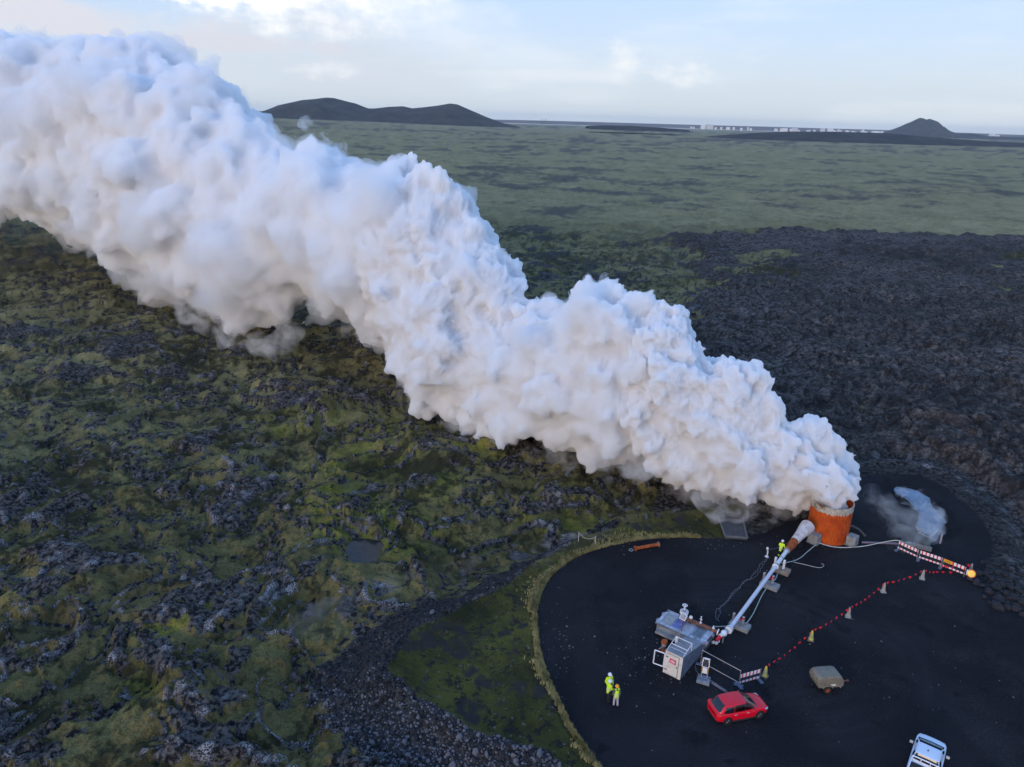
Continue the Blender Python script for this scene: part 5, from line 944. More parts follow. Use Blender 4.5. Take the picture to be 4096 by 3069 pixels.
for a, b, z_ in (((680, 700), (800, 750), 0.9), ((655, 650), (760, 690), 0.9), ((640, 630), (740, 662), 0.9), ((690, 705), (850, 770), 0.55), ((900, 690), (810, 765), 0.9)):
    pa, pb_ = gnd(*c4(*a), z_), gnd(*c4(*b), z_); q_ = lambda p: Matrix.Rotation(-math.radians(60), 4, 'Z') @ (Vector(p) - Vector(g)); MB().tube([q_(pa), q_(pb_)], 0.05, 4).build('rail', timber, o)
pa = gnd(*c4(935, 820)); q1 = q_(pa); MB().box((q1.x, q1.y, 0.55), (0.16, 0.16, 1.2)).build('post', mat('post_grey', (0.30, 0.29, 0.32), 0.8), o)
for (x, y) in ((690, 720), (800, 770)): q1 = q_(gnd(*c4(x, y), 0.2)); MB().box((q1.x, q1.y, 0.5), (0.1, 0.1, 1.0)).build('post', timber, o)
# rope posts by the trench
rp = [gnd(2313, 2172, 0.0), gnd(2380, 2185, 0.0)]; o = empty('rope_barrier', (rp[0][0], rp[0][1], float(ground_z(rp[0][0], rp[0][1])[0]))); tag(o, 'two short posts joined by a slack rope beside the steaming trench', 'rope barrier'); z1 = float(ground_z(rp[1][0], rp[1][1])[0]) - o.location.z; d_ = Vector((rp[1] - rp[0])[:]) ; pale = mat('rope_pale', (0.40, 0.36, 0.32), 0.8)
for p, z_ in ((Vector((0, 0, 0)), 0), (d_, z1)): MB().cyl((p.x, p.y, z_ - 0.3), (p.x, p.y, z_ + 1.1), 0.05, seg=7).build('post', timber, o)
MB().tube([Vector((d_.x * t, d_.y * t, z1 * t + 1.0 - 0.45 * 4 * t * (1 - t))) for t in np.linspace(0, 1, 12)], 0.025, 6).build('rope', pale, o)
g = gnd(2082, 2212, -0.9); zg = float(ground_z(g[0], g[1])[0]); o = empty('trench_box', (g[0], g[1], zg), 0.35); tag(o, 'dark timber box over the pipe trench at the end of the gravel ridge', 'trench box'); dt_ = mat('dark_timber', (0.055, 0.055, 0.06), 0.8, var=0.3)
for i in range(4): MB().box((0, -0.45 + i * 0.3, 0.62), (2.1, 0.26, 0.1), 0, 0.01).build('plank', dt_, o)
for x in (-0.95, 0.95): MB().box((x, 0, 0.25), (0.12, 1.2, 0.7)).build('side_board', dt_, o)
print('plant', round(time.time() - T0, 1))
# ------------------------------------------------------------------ vehicles
def car_paint(name, c):
    m = mat(name, c, 0.4, 0.0, var=0.03, scale=0.5, spec=0.35, coat=0.35); return m
glass = bpy.data.materials.new('tinted_glass'); glass.use_nodes = True; _k = N(glass.node_tree); _k.n.clear(); _o = _k.new('ShaderNodeOutputMaterial'); _t = _k.new('ShaderNodeBsdfTransparent'); _t.inputs[0].default_value = (0.42, 0.46, 0.46, 1); _g = _k.new('ShaderNodeBsdfGlossy'); _g.inputs['Roughness'].default_value = 0.03; _fr = _k.new('ShaderNodeFresnel'); _fr.inputs[0].default_value = 1.5; _mx = _k.new('ShaderNodeMixShader'); _k.l.new(_fr.outputs[0], _mx.inputs[0]); _k.l.new(_t.outputs[0], _mx.inputs[1]); _k.l.new(_g.outputs[0], _mx.inputs[2]); _k.l.new(_mx.outputs[0], _o.inputs[0])
dglass = mat('dark_glass', (0.012, 0.014, 0.02), 0.08, spec=0.7, var=0.05); chrome = mat('bright_trim', (0.70, 0.66, 0.70), 0.25, 0.4, var=0.05)
def lower_body(stations, nprof=None):
    V_, F_ = [], []; n = 0
    for (x, w_, b, t, cr) in stations:
        prof = [(0, b), (w_ * 0.86, b), (w_ * 0.985, b + 0.10), (w_, b + 0.28), (w_, (b + t) / 2 + 0.05), (w_ * 0.975, t - 0.07), (w_ * 0.90, t), (w_ * 0.5, t + cr * 0.8), (0, t + cr)]
        row = [(x, -y, z) for y, z in prof] + [(x, y, z) for y, z in prof[::-1][1:-1]]; n = len(row); V_ += row
    for i in range(len(stations) - 1):
        for j in range(n): F_.append((i * n + j, i * n + (j + 1) % n, (i + 1) * n + (j + 1) % n, (i + 1) * n + j))
    F_ += [tuple(range(n))[::-1], tuple(range((len(stations) - 1) * n, len(stations) * n))]; return MB().add(V_, F_)
def se(phi, p): c, s_ = math.cos(phi), math.sin(phi); return math.copysign(abs(c) ** (2 / p), c), math.copysign(abs(s_) ** (2 / p), s_)
class House:
    """greenhouse of a car: super-ellipse rings from belt to roof"""
    def __init__(s, z0, z1, rear0, rear1, front0, front1, hw0, hw1, p=6): s.a = (z0, z1, rear0, rear1, front0, front1, hw0, hw1, p)
    def pt(s, u, phi, off=0.0):
        z0, z1, r0, r1, f0, f1, w0, w1, p = s.a; e = u ** 1.0; zz = z0 + (z1 - z0) * (1 - (1 - u) ** 1.25); xr = r0 + (r1 - r0) * u ** 1.25; xf = f0 + (f1 - f0) * u; w_ = w0 + (w1 - w0) * u ** 1.4; c, s_ = se(phi, p); cx = (xr + xf) / 2; hx_ = (xf - xr) / 2
        return (cx + (hx_ + off) * c, (w_ + off) * s_, zz + off * 0.3)
    def phi_x(s, u, x, side):
        z0, z1, r0, r1, f0, f1, w0, w1, p = s.a; xr = r0 + (r1 - r0) * u ** 1.25; xf = f0 + (f1 - f0) * u; c = (x - (xr + xf) / 2) / ((xf - xr) / 2); c = max(-0.999, min(0.999, c)); return side * math.acos(math.copysign(abs(c) ** (p / 2), c))
    def side_pane(s, name, matl, par, side, u0, u1, fx0, fx1, off=0.012, k=10, m=5):
        V_ = []
        for i in range(m + 1):
            u = u0 + (u1 - u0) * i / m; a, b = fx0(u), fx1(u); V_ += [s.pt(u, s.phi_x(u, a + (b - a) * j / k, side), off) for j in range(k + 1)]
        return MB().add(V_, [(i * (k + 1) + j, i * (k + 1) + j + 1, (i + 1) * (k + 1) + j + 1, (i + 1) * (k + 1) + j) for i in range(m) for j in range(k)]).build(name, matl, par, True)
    def shell(s, name, matl, par, crown=0.05, n=96, m=16, holes=()):
        mb = MB(); V_ = [s.pt(i / m, 2 * math.pi * j / n) for i in range(m + 1) for j in range(n)]; F_ = [(i * n + j, i * n + (j + 1) % n, (i + 1) * n + (j + 1) % n, (i + 1) * n + j) for i in range(m) for j in range(n)]
        def hole(i, j):
            ph = (j + 0.5) * 360 / n; ph = ph - 360 if ph > 180 else ph; u = (i + 0.5) / m
            x, y, z = s.pt(u, math.radians(ph)); return 25 < abs(ph) < 155 and any(c < u < d and fa(u) < x < fb(u) for fa, fb, c, d in holes)
        F_ = [f for t, f in enumerate(F_) if not hole(t // n, t % n)]
        z0, z1, r0, r1, f0, f1, w0, w1, p = s.a; cx = (r1 + f1) / 2; b0 = m * n
        for q_ in (0.9, 0.6, 0.3): V_ += [(cx + (x - cx) * q_, y * q_, z1 + crown * (1 - q_ * q_)) for x, y, z in V_[b0:b0 + n]]
        for l in range(3): F_ += [(b0 + l * n + j, b0 + l * n + (j + 1) % n, b0 + (l + 1) * n + (j + 1) % n, b0 + (l + 1) * n + j) for j in range(n)]
        F_.append(tuple(range(b0 + 3 * n, b0 + 4 * n))); return mb.add(V_, F_).build(name, matl, par, True, 0.9)
    def pane(s, name, matl, par, p0, p1, u0, u1, off=0.012, k=14, m=5, taper=0.0):
        mb = MB(); V_ = []; 
        for i in range(m + 1):
            u = u0 + (u1 - u0) * i / m; sh = taper * i / m
            V_ += [s.pt(u, math.radians(p0 + sh + (p1 - p0 - 2 * sh) * j / k), off) for j in range(k + 1)]
        return mb.add(V_, [(i * (k + 1) + j, i * (k + 1) + j + 1, (i + 1) * (k + 1) + j + 1, (i + 1) * (k + 1) + j) for i in range(m) for j in range(k)]).build(name, matl, par, True)
def wheel(par, x, y, r_, wd, rimc):
    s_ = 1 if y > 0 else -1; w_ = empty('wheel', (0, 0, 0)); bpy.data.objects.remove(w_)
    t = MB(); t.lathe([(r_ * 0.62, -wd / 2), (r_ * 0.93, -wd / 2), (r_, -wd / 2 + 0.03), (r_, wd / 2 - 0.03), (r_ * 0.93, wd / 2), (r_ * 0.62, wd / 2)], 28); ty = t.build('wheel', black, par, True); R_ = Matrix.Rotation(math.pi / 2, 4, 'X'); ty.matrix_local = Matrix.Translation((x, y, r_)) @ R_
    rm = MB(); so_ = -s_ * (wd / 2 - 0.02); rm.cyl((0, 0, so_ * 0.55), (0, 0, so_ * 0.6), r_ * 0.62, seg=24)
    rm.build('brake_disc', dark, ty); sp_ = MB(); sp_.lathe([(r_ * 0.58, so_ * 0.9), (r_ * 0.66, so_), (r_ * 0.7, so_ * 0.85)], 24)
    for i in range(5):
        a = i * 2 * math.pi / 5; sp_.tube([(0.03 * math.cos(a), 0.03 * math.sin(a), so_), (r_ * 0.6 * math.cos(a + 0.12), r_ * 0.6 * math.sin(a + 0.12), so_ * 0.95)], 0.028, 4); sp_.tube([(0.03 * math.cos(a), 0.03 * math.sin(a), so_), (r_ * 0.6 * math.cos(a - 0.22), r_ * 0.6 * math.sin(a - 0.22), so_ * 0.95)], 0.02, 4)
    sp_.cyl((0, 0, so_ * 0.9), (0, 0, so_ * 1.05), 0.05, seg=10); sp_.build('rim', rimc, ty); return ty
ra, fa_ = gnd(2905.8, 2896), gnd(3032.7, 2870); hd = fa_ - ra; hd /= np.linalg.norm(hd); nrm = np.array([-hd[1], hd[0], 0]); cc_ = (ra + fa_) / 2 + nrm * 0.76
redp = car_paint('car_red', (0.72, 0.003, 0.022)); car = empty('parked_car', cc_, math.atan2(hd[1], hd[0])); tag(car, 'red hatchback car with dark rear window parked on the gravel', 'car')
lower_body([(-2.16, 0.55, 0.52, 0.74, 0.02), (-2.13, 0.70, 0.38, 0.88, 0.02), (-2.02, 0.80, 0.30, 0.96, 0.0), (-1.75, 0.86, 0.24, 0.98, 0.0), (-1.2, 0.885, 0.22, 0.95, 0.0), (0, 0.885, 0.20, 0.91, 0.0), (0.8, 0.885, 0.20, 0.91, 0.0), (1.1, 0.88, 0.20, 0.92, 0.04), (1.5, 0.86, 0.21, 0.87, 0.06), (1.85, 0.80, 0.23, 0.79, 0.06), (2.08, 0.68, 0.27, 0.69, 0.05), (2.2, 0.48, 0.33, 0.58, 0.03)]).build('body', redp, car, True, 0.75)
WF = (lambda u: 0.12, lambda u: 1.02 - 0.86 * u); WR = (lambda u: -0.82 + 0.1 * u, lambda u: 0.05); WQ = (lambda u: -1.70 + 0.36 * u, lambda u: -0.86 + 0.1 * u)
hs = House(0.90, 1.47, -2.06, -1.50, 1.26, 0.22, 0.84, 0.64, 4.6); hs.shell('roof', redp, car, 0.065, holes=((WF[0], WF[1], 0.15, 0.86), (WR[0], WR[1], 0.15, 0.86)))
hs.pane('windshield', glass if False else dglass, car, -33, 33, 0.05, 0.92, taper=3); hs.pane('rear_window', dglass, car, 146, 214, 0.18, 1.0, taper=2)
for s_ in (-1, 1):
    hs.side_pane('front_door_window', glass, car, s_, 0.12, 0.88, *WF); hs.side_pane('rear_door_window', glass, car, s_, 0.12, 0.88, *WR); hs.side_pane('quarter_panel', dglass, car, s_, 0.12, 0.80, *WQ)
    hs.side_pane('door_pillar', dglass, car, s_, 0.12, 0.88, lambda u: 0.045, lambda u: 0.125, 0.014)
    y = s_ * 0.895
    for x in (-0.72, 0.28): MB().box((x, s_ * 0.897, 0.78), (0.2, 0.04, 0.045), 0, 0.012).build('door_handle', chrome, car)
    MB().tube([(0.62, s_ * 0.9, 0.92), (0.62, s_ * 1.02, 0.97)], 0.02, 5).build('mirror_arm', redp, car); MB().ball((0.60, s_ * 1.02, 0.98), (0.07, 0.12, 0.075)).build('mirror', redp, car, True)
    MB().tube([(1.78, s_ * 0.80, 0.72), (1.95, s_ * 0.74, 0.70), (2.10, s_ * 0.60, 0.64)], [0.05, 0.075, 0.04], 8).build('headlight', mat('headlight', (0.62, 0.66, 0.72), 0.15, 0.2, var=0.1, spec=0.8), car, True)
    MB().tube([(-1.72, s_ * 0.86, 0.93), (-1.92, s_ * 0.83, 0.93), (-2.08, s_ * 0.74, 0.86)], [0.03, 0.07, 0.05], 8).build('taillight', mat('taillight', (0.75, 0.02, 0.02), 0.2, var=0.1, spec=0.7), car, True)
    for x in (-1.315, 1.315):
        MB().cyl((x, s_ * 0.80, 0.33), (x, s_ * 0.889, 0.33), 0.375, seg=24).build('wheel_arch', black, car); wheel(car, x, s_ * 0.80, 0.318, 0.2, mat('alloy_grey', (0.16, 0.155, 0.18), 0.35, 0.5, var=0.15))
    for x in (-0.42, 0.78): MB().tube([(x, s_ * 0.888, 0.30), (x, s_ * 0.888, 0.62), (x - 0.02, s_ * 0.865, 0.88)], 0.006, 4).build('door_gap', dark, car)
    MB().box((0, s_ * 0.85, 0.21), (2.0, 0.08, 0.06)).build('sill', dark, car)
MB().box((-2.11, 0.05, 0.80), (0.03, 0.60, 0.13), 0, 0.008).build('number_plate', white, car); MB().box((-2.10, 0, 0.90), (0.03, 1.1, 0.05), 0, 0.01).build('tailgate_trim', dark, car); MB().box((-2.12, 0, 0.36), (0.06, 1.2, 0.1), 0, 0.02).build('bumper_insert', dark, car)
hs.pane('roof_spoiler', dark, car, 150, 210, 0.94, 1.0, 0.05); MB().box((-0.75, 0, 1.50), (0.06, 0.03, 0.05)).build('antenna', dark, car); MB().box((2.15, 0, 0.48), (0.1, 0.5, 0.14), 0, 0.03).build('grille', dark, car)
for y in (-0.36, 0.36):
    for x in (0.05, -0.75): MB().box((x, y, 0.62), (0.5, 0.48, 0.25), 0, 0.06).build('seat', dark, car); MB().box((x - 0.28, y, 0.95), (0.16, 0.46, 0.62), 0, 0.06).build('seat_back', dark, car)
MB().box((0.95, 0, 0.85), (0.5, 1.4, 0.2), 0, 0.05).build('dashboard', dark, car)
# trailer compressor
olive = mat('olive_canopy', (0.195, 0.170, 0.128), 0.65, var=0.15, scale=1.5, dirt=(0.19, 0.18, 0.16), dscale=1.1)
wc = gnd(3297, 2770); tr = empty('compressor_trailer', wc + np.array([0.35, 0.66, 0]), math.radians(8)); tag(tr, 'olive compressor trailer with rounded hood and one rusty wheel', 'trailer')
pr = [(-1.0, 0.50), (-1.16, 0.95), (-1.12, 1.28), (-0.92, 1.46), (0.45, 1.47), (0.78, 1.36), (0.98, 1.05), (1.02, 0.62), (0.92, 0.48)]; ys = [(-0.66, 0.86), (-0.60, 0.97), (-0.5, 1.0), (0.5, 1.0), (0.60, 0.97), (0.66, 0.86)]
V_ = [(x * (0.94 + 0.06 * s_), y, 0.48 + (z - 0.48) * (s_ if z > 1.1 else (1 + s_) / 2)) for y, s_ in ys for x, z in pr]; n = len(pr)
MB().add(V_, [(i * n + j, i * n + (j + 1) % n, (i + 1) * n + (j + 1) % n, (i + 1) * n + j) for i in range(5) for j in range(n)] + [tuple(range(n))[::-1], tuple(range(5 * n, 6 * n))]).build('hood', olive, tr, True, 0.35)
MB().box((0.1, -0.672, 0.97), (1.1, 0.02, 0.6), 0, 0.006).build('side_hatch', olive, tr); MB().box((0.12, -0.69, 0.72), (0.42, 0.012, 0.15), 0, 0.004).build('name_plate', mat('plate_white', (0.72, 0.70, 0.62), 0.5, var=0.06), tr)
for x in (-0.55,): MB().box((x, 0, 0.97), (0.025, 1.325, 0.94)).build('hood_seam', mat('olive_dark', (0.08, 0.08, 0.065), 0.7), tr)
MB().box((0, 0, 0.44), (1.9, 1.1, 0.1)).build('chassis', dark, tr)
for s_ in (-1, 1): MB().tube([(-0.72, s_ * 0.70, 0.5), (-0.58, s_ * 0.72, 0.66), (-0.3, s_ * 0.72, 0.70), (-0.02, s_ * 0.72, 0.66), (0.12, s_ * 0.70, 0.48)], 0.06, 6).build('mudguard', olive, tr, True); wheel(tr, -0.3, s_ * 0.70, 0.30, 0.18, rusto)
MB().tube([(0.9, 0, 0.42), (1.75, 0, 0.42)], 0.05, 6).build('drawbar', rust, tr); MB().ball((1.78, 0, 0.42), 0.09).build('tow_eye', rust, tr); MB().tube([(1.05, -0.3, 0.5), (1.05, -0.3, 0.05)], 0.045, 6).build('jack_leg', galv, tr)
for y in (-0.4, 0.1, 0.45): MB().box((-1.1, y, 1.0), (0.1, 0.03, 0.5)).build('vent_rib', mat('olive_dark', (0.08, 0.08, 0.065), 0.7), tr)
# white pick-up
ml, mr = gnd(3656, 2973, 1.2), gnd(3780, 3028, 1.2); rv = mr - ml; rv /= np.linalg.norm(rv); fwd = np.array([-rv[1], rv[0], 0]); mid_ = (ml + mr) / 2; tk = empty('pickup_truck', (mid_ - fwd * 0.75) * [1, 1, 0], math.atan2(fwd[1], fwd[0])); tag(tk, 'white pickup truck with roof rails seen from behind', 'pickup truck'); wp = car_paint('truck_white', (0.66, 0.74, 0.86))
lower_body([(-2.75, 0.88, 0.50, 1.10, 0.0), (-2.65, 0.95, 0.45, 1.16, 0.0), (-0.9, 0.97, 0.42, 1.16, 0.0), (-0.8, 0.97, 0.42, 1.14, 0.02), (0.95, 0.97, 0.42, 1.14, 0.02), (1.15, 0.96, 0.44, 1.16, 0.05), (1.9, 0.94, 0.46, 1.12, 0.07), (2.25, 0.86, 0.5, 1.04, 0.06), (2.42, 0.66, 0.55, 0.92, 0.04)]).build('body', wp, tk, True, 0.75)
th = House(1.12, 1.78, -0.92, -0.72, 1.62, 0.42, 0.88, 0.72, 8); th.shell('cab', wp, tk, 0.03); th.pane('windshield', dglass, tk, -36, 36, 0.06, 0.97, taper=2); th.pane('rear_window', dglass, tk, 146, 214, 0.25, 0.92, taper=1)
for s_ in (-1, 1):
    th.pane('front_door_window', dglass, tk, *sorted((s_ * 58, s_ * 88)), 0.12, 0.88, taper=3); th.pane('rear_door_window', dglass, tk, *sorted((s_ * 92, s_ * 128)), 0.12, 0.88, taper=3)
    MB().box((0.78, s_ * 1.12, 1.22), (0.14, 0.22, 0.16), 0, 0.03).build('mirror', mat('mirror_shell', (0.50, 0.50, 0.47), 0.4), tk); MB().tube([(0.82, s_ * 0.92, 1.16), (0.8, s_ * 1.05, 1.2)], 0.025, 5).build('mirror_arm', dark, tk)
    MB().tube([(0.45, s_ * 0.70, 1.84), (-0.7, s_ * 0.70, 1.84)], 0.022, 6).build('roof_rail', wp, tk); MB().tube([(-0.9, s_ * 0.86, 1.14), (-1.0, s_ * 0.80, 1.62), (-1.0, 0, 1.64)], 0.045, 8).build('roll_bar', wp, tk); MB().tube([(-1.0, s_ * 0.80, 1.6), (-2.0, s_ * 0.88, 1.16)], 0.04, 8).build('roll_bar_brace', wp, tk)
    for x in (-1.75, 1.55): MB().cyl((x, s_ * 0.86, 0.42), (x, s_ * 0.972, 0.42), 0.44, seg=24).build('wheel_arch', black, tk); wheel(tk, x, s_ * 0.86, 0.38, 0.25, galv)
for y in (-0.28, 0.28): MB().tube([(-0.98, y, 1.12), (-1.0, y, 1.62)], 0.03, 6).build('rack_bar', wp, tk)
MB().box((-1.85, 0, 1.165), (1.6, 1.62, 0.03)).build('bed_floor', mat('bed_liner', (0.035, 0.035, 0.04), 0.8), tk); MB().tube([(1.35, -0.7, 1.33), (1.30, 0.7, 1.35)], 0.025, 4).build('wiper', mat('wiper_pale', (0.5,0.55,0.5), 0.4), tk); MB().cyl((-0.15, 0.05, 1.82), (-0.15, 0.05, 1.87), 0.05, seg=10).build('antenna_base', dark, tk); MB().tube([(1.56, -0.80, 1.2), (1.62, 0, 1.2), (1.56, 0.80, 1.2)], 0.05, 5).build('cowl', dark, tk)
MB().box((2.44, 0, 0.66), (0.06, 1.1, 0.2), 0, 0.02).build('grille', dark, tk)

# ------------------------------------------------------------------ people
skin = mat('skin', (0.48, 0.30, 0.22), 0.6, var=0.08); hv = mat('hi_vis_yellow', (0.62, 0.86, 0.02), 0.6, var=0.12, scale=8); tape = mat('reflective_tape', (0.62, 0.64, 0.66), 0.35, var=0.05); navy = mat('dark_trousers', (0.012, 0.013, 0.018), 0.85, var=0.2, scale=8); greyt = mat('grey_trousers', (0.42, 0.40, 0.47), 0.85, var=0.12, scale=8); olivej = mat('grey_green_jacket', (0.07, 0.10, 0.085), 0.85, var=0.2, scale=8); boot = mat('black_boots', (0.015, 0.015, 0.017), 0.6); hw_m = mat('white_helmet', (0.74, 0.75, 0.80), 0.35, var=0.03); ho_m = mat('orange_helmet', (0.85, 0.36, 0.015), 0.35, var=0.04); hair = mat('hair', (0.03, 0.02, 0.015), 0.9)
def blob(chain, vox, name, matl, par=None):
    m_ = MB()
    for a, b, r0_, r1_ in chain:
        m_.cyl(a, b, r0_, r1_, 12); m_.ball(a, r0_, 12, 8); m_.ball(b, r1_, 12, 8)
    me = bpy.data.meshes.new('t'); me.from_pydata(m_.v, [], m_.f); t = bpy.data.objects.new('t', me); COL.objects.link(t); md = t.modifiers.new('r', 'REMESH'); md.mode = 'VOXEL'; md.voxel_size = vox; sm = t.modifiers.new('s', 'SMOOTH'); sm.iterations = 2
    nm = bpy.data.meshes.new_from_object(t.evaluated_get(bpy.context.evaluated_depsgraph_get())); bpy.data.objects.remove(t); nm.name = name; return link(name, nm, par, matl, True)
def person(loc, rz, label, top, trous, helmet, lh=(-0.22, 0.16, 0.98), rh=(0.22, 0.16, 0.98), lean=0.0, vest=None, cuffs=False, stride=0.06, seated=False, head_turn=0.0, group=None):
    """faces +y in its own frame; x to its right"""
    V3 = Vector; k_ = 1.0
    hip = V3((0, 0, 0.95)); hl, hr_ = V3((-0.095, 0, 0.93)), V3((0.095, 0, 0.93)); kl, kr = V3((-0.115, stride * 0.6 + 0.02, 0.50)), V3((0.115, -stride * 0.3 + 0.02, 0.50)); al, ar = V3((-0.125, stride, 0.085)), V3((0.125, -stride, 0.085))
    if seated: kl, kr, al, ar = V3((-0.12, 0.42, 0.96)), V3((0.12, 0.42, 0.96)), V3((-0.12, 0.60, 0.58)), V3((0.12, 0.60, 0.58))
    up_v = V3((0, math.sin(lean), math.cos(lean))); chest = hip + up_v * 0.36; neck = hip + up_v * 0.56; head = neck + V3((0, math.sin(lean * 0.6), math.cos(lean * 0.6))) * 0.20 + V3((0, 0.02, 0))
    sl2, sr2 = neck + V3((-0.185, -0.01, -0.05)), neck + V3((0.185, -0.01, -0.05))
    def elbow(s_, h_, side):
        m = (s_ + h_) / 2; d_ = (h_ - s_).length; L = 0.30; bend = math.sqrt(max(0.0, L * L - (d_ / 2) ** 2)); return m + V3((side * 0.5, -0.75, -0.25)).normalized() * bend
    lh, rh = V3(lh), V3(rh)
    for s_, name_ in ((sl2, 'l'), (sr2, 'r')):
        pass
    def reach(s_, h_): d_ = h_ - s_; return s_ + d_ * min(1, 0.585 / d_.length)
    lh, rh = reach(sl2, lh), reach(sr2, rh); el, er = elbow(sl2, lh, -1), elbow(sr2, rh, 1)
    body = [(hip, chest, 0.125, 0.135), (chest, neck - up_v * 0.06, 0.135, 0.11), (sl2, sr2, 0.065, 0.065), (neck - up_v * 0.05, head - V3((0, 0, 0.08)), 0.056, 0.055), (hl, kl, 0.085, 0.058), (hr_, kr, 0.085, 0.058), (kl, al, 0.056, 0.04), (kr, ar, 0.056, 0.04), (al, al + V3((0, 0.13, -0.045)), 0.042, 0.035), (ar, ar + V3((0, 0.13, -0.045)), 0.042, 0.035), (al + V3((0, -0.03, -0.03)), al, 0.035, 0.04), (ar + V3((0, -0.03, -0.03)), ar, 0.035, 0.04)]
    body += [(head + V3((0, -0.01, 0.03)), head + V3((0, 0.01, -0.01)), 0.092, 0.086), (head + V3((0, 0.03, -0.02)), head + V3((0, 0.05, -0.09)), 0.066, 0.042), (head + V3((0, 0.095, 0.0)), head + V3((0, 0.112, -0.03)), 0.012, 0.017)]
    for s_ in (-1, 1): body.append((head + V3((s_ * 0.09, -0.005, 0.01)), head + V3((s_ * 0.092, -0.01, -0.03)), 0.016, 0.013))
    for s_, e_, h_, sd in ((sl2, el, lh, -1), (sr2, er, rh, 1)):
        body += [(s_, e_, 0.055, 0.043), (e_, h_, 0.042, 0.028)]; d_ = (h_ - e_).normalized(); ac = d_.cross(V3((0, 0, 1))); ac = ac.normalized() if ac.length > 0.1 else V3((1, 0, 0)); dnv = d_.cross(ac); palm = h_ + d_ * 0.06; body.append((h_, palm, 0.026, 0.034))
        for i_, fl_ in enumerate((0.062, 0.075, 0.07, 0.055)):
            b_ = palm + ac * (i_ - 1.5) * 0.019; m1 = b_ + d_ * fl_ * 0.55; body += [(b_, m1, 0.0095, 0.009), (m1, m1 + (d_ * 0.7 + dnv * 0.55) * fl_ * 0.5, 0.009, 0.008)]
        tb = h_ + d_ * 0.02 - ac * sd * 0.03; body += [(tb, tb + d_ * 0.035 - ac * sd * 0.025, 0.011, 0.010), (tb + d_ * 0.035 - ac * sd * 0.025, tb + d_ * 0.065 - ac * sd * 0.025, 0.010, 0.009)]
    p = blob(body, 0.019, 'person', skin); p.location = tuple(float(v) for v in loc); p.rotation_euler = (0, 0, rz); tag(p, label, 'person', group)
    jk = [(hip + V3((0, 0, -0.06)), chest, 0.165, 0.172), (chest, neck - up_v * 0.07, 0.172, 0.125), (sl2 + V3((-0.01, 0, 0)), sr2 + V3((0.01, 0, 0)), 0.088, 0.088), (neck - up_v * 0.06, neck + up_v * 0.02, 0.085, 0.072)]
    arms = [(sl2, el, 0.078, 0.066), (el, lh - (lh - el).normalized() * 0.03, 0.066, 0.050), (sr2, er, 0.078, 0.066), (er, rh - (rh - er).normalized() * 0.03, 0.066, 0.050)]
    blob(jk + arms, 0.022, 'jacket', top, p)
    if vest is not None: blob([(hip + V3((0, 0, -0.02)), chest, 0.185, 0.19), (chest, neck - up_v * 0.10, 0.19, 0.13), (sl2 + V3((0.05, 0, 0.02)), sr2 + V3((-0.05, 0, 0.02)), 0.085, 0.085)], 0.022, 'vest', vest, p)
    for z_ in (0.10, 0.27):
        c_ = hip + up_v * z_; r_ = (0.178 if vest is None else 0.197); MB().lathe([(r_, z_ - 0.028), (r_ + 0.006, z_), (r_, z_ + 0.028)], 24, (c_.x, c_.y, c_.z - z_)).build('reflective_band', tape, p, True)
    blob([(hip + V3((0, 0, -0.02)), hip + V3((0, 0, 0.02)), 0.145, 0.145), (hl, kl, 0.108, 0.082), (hr_, kr, 0.108, 0.082), (kl, al + V3((0, 0, 0.03)), 0.080, 0.070), (kr, ar + V3((0, 0, 0.03)), 0.080, 0.070)], 0.022, 'trousers', trous, p)
    if cuffs:
        for a_, b_ in ((kl, al), (kr, ar)):
            c_ = a_.lerp(b_, 0.45); c2_ = a_.lerp(b_, 0.75); MB().cyl(c_, c2_, 0.088, 0.084, 14).build('hi_vis_cuff', hv, p, True)
    for a_ in (al, ar): blob([(a_ + V3((0, -0.03, -0.02)), a_ + V3((0, 0.0, 0.10)), 0.058, 0.058), (a_ + V3((0, -0.02, -0.03)), a_ + V3((0, 0.15, -0.045)), 0.052, 0.042)], 0.02, 'boot', boot, p)
    if helmet is not None:
        hm2 = MB(); hm2.lathe([(0.005, 0.155), (0.06, 0.148), (0.10, 0.115), (0.125, 0.06), (0.130, 0.02), (0.150, 0.012), (0.152, 0.0), (0.125, 0.0)], 22, (0, 0, 0)); ho = hm2.build('helmet', helmet, p, True); ho.location = head + V3((0, -0.005, 0.035)); ho.scale = (1.0, 1.15, 1.0); ho.rotation_euler = (-lean * 0.6, 0, head_turn)
    else: blob([(head + V3((0, -0.02, 0.04)), head + V3((0, -0.03, 0.0)), 0.096, 0.09)], 0.02, 'hair', hair, p)
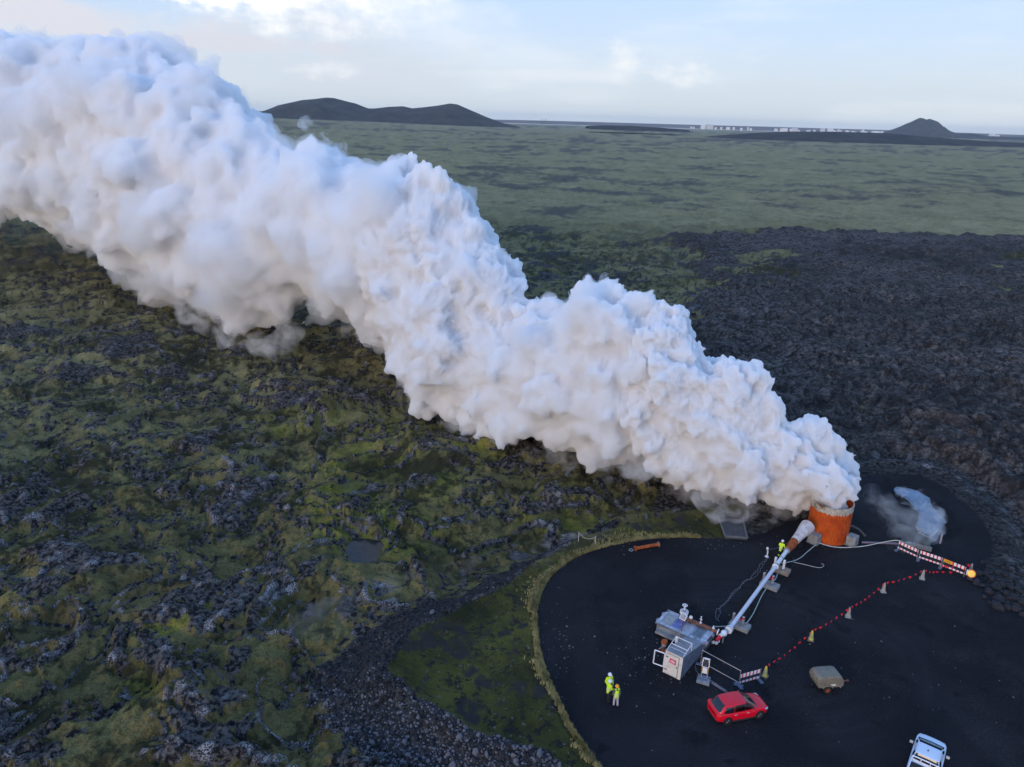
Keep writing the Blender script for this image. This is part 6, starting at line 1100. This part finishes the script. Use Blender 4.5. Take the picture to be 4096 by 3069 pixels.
    for s_ in (-1, 1): MB().ball(head + V3((s_ * 0.033, 0.088, 0.008)), 0.011, 8, 6).build('eye', boot, p)
    p.scale = (1.05, 1.05, 1.05); return p
grp = 'workers in yellow high-visibility clothing'
person(gnd(2433, 2777), math.radians(-160), 'worker in yellow jacket and white helmet standing behind two colleagues', hv, navy, hw_m, (-0.2, 0.2, 1.0), (0.2, 0.2, 1.0), group=grp)
person(gnd(2431, 2806), math.radians(-60), 'worker in yellow jacket, black trousers and white helmet facing the orange helmet', hv, navy, hw_m, (-0.12, 0.36, 1.12), (0.16, 0.36, 1.05), lean=0.08, group=grp)
person(gnd(2462, 2826), math.radians(14), 'worker in orange helmet and yellow vest over grey-green jacket, light trousers', olivej, greyt, ho_m, (-0.24, 0.14, 0.95), (0.26, 0.05, 0.85), vest=hv, group=grp)
person(gnd(3117, 2232), math.radians(-35), 'worker in yellow jacket and white helmet leaning over the white pipe', hv, navy, hw_m, (-0.1, 0.55, 1.15), (0.18, 0.5, 1.1), lean=0.38, cuffs=True, stride=0.12, group=grp)
dl = Vector(cc_) + Matrix.Rotation(car.rotation_euler.z, 3, 'Z') @ Vector((-0.12, -0.36, -0.44)); person(dl, car.rotation_euler.z - math.pi / 2, 'person in yellow vest sitting in the red car', olivej, navy, None, (-0.15, 0.42, 1.05), (0.15, 0.42, 1.05), vest=hv, seated=True, lean=-0.12)
print('movables', round(time.time() - T0, 1))
# ------------------------------------------------------------------ haze
hm_ = bpy.data.materials.new('haze_air'); hm_.use_nodes = True; _k = N(hm_.node_tree); _k.n.clear(); _o = _k.new('ShaderNodeOutputMaterial'); _v = _k.new('ShaderNodeVolumePrincipled')
_v.inputs['Color'].default_value = (0.88, 0.94, 1.0, 1); _v.inputs['Density'].default_value = 3.2e-5; _v.inputs['Anisotropy'].default_value = 0.2; _v.inputs['Density Attribute'].default_value = ''; _k.l.new(_v.outputs[0], _o.inputs['Volume'])
hz_ = MB().box((0, 10500, 90), (56000, 29000, 220)).build('haze', hm_); tag(hz_, kind='stuff')
print('done', round(time.time() - T0, 1))
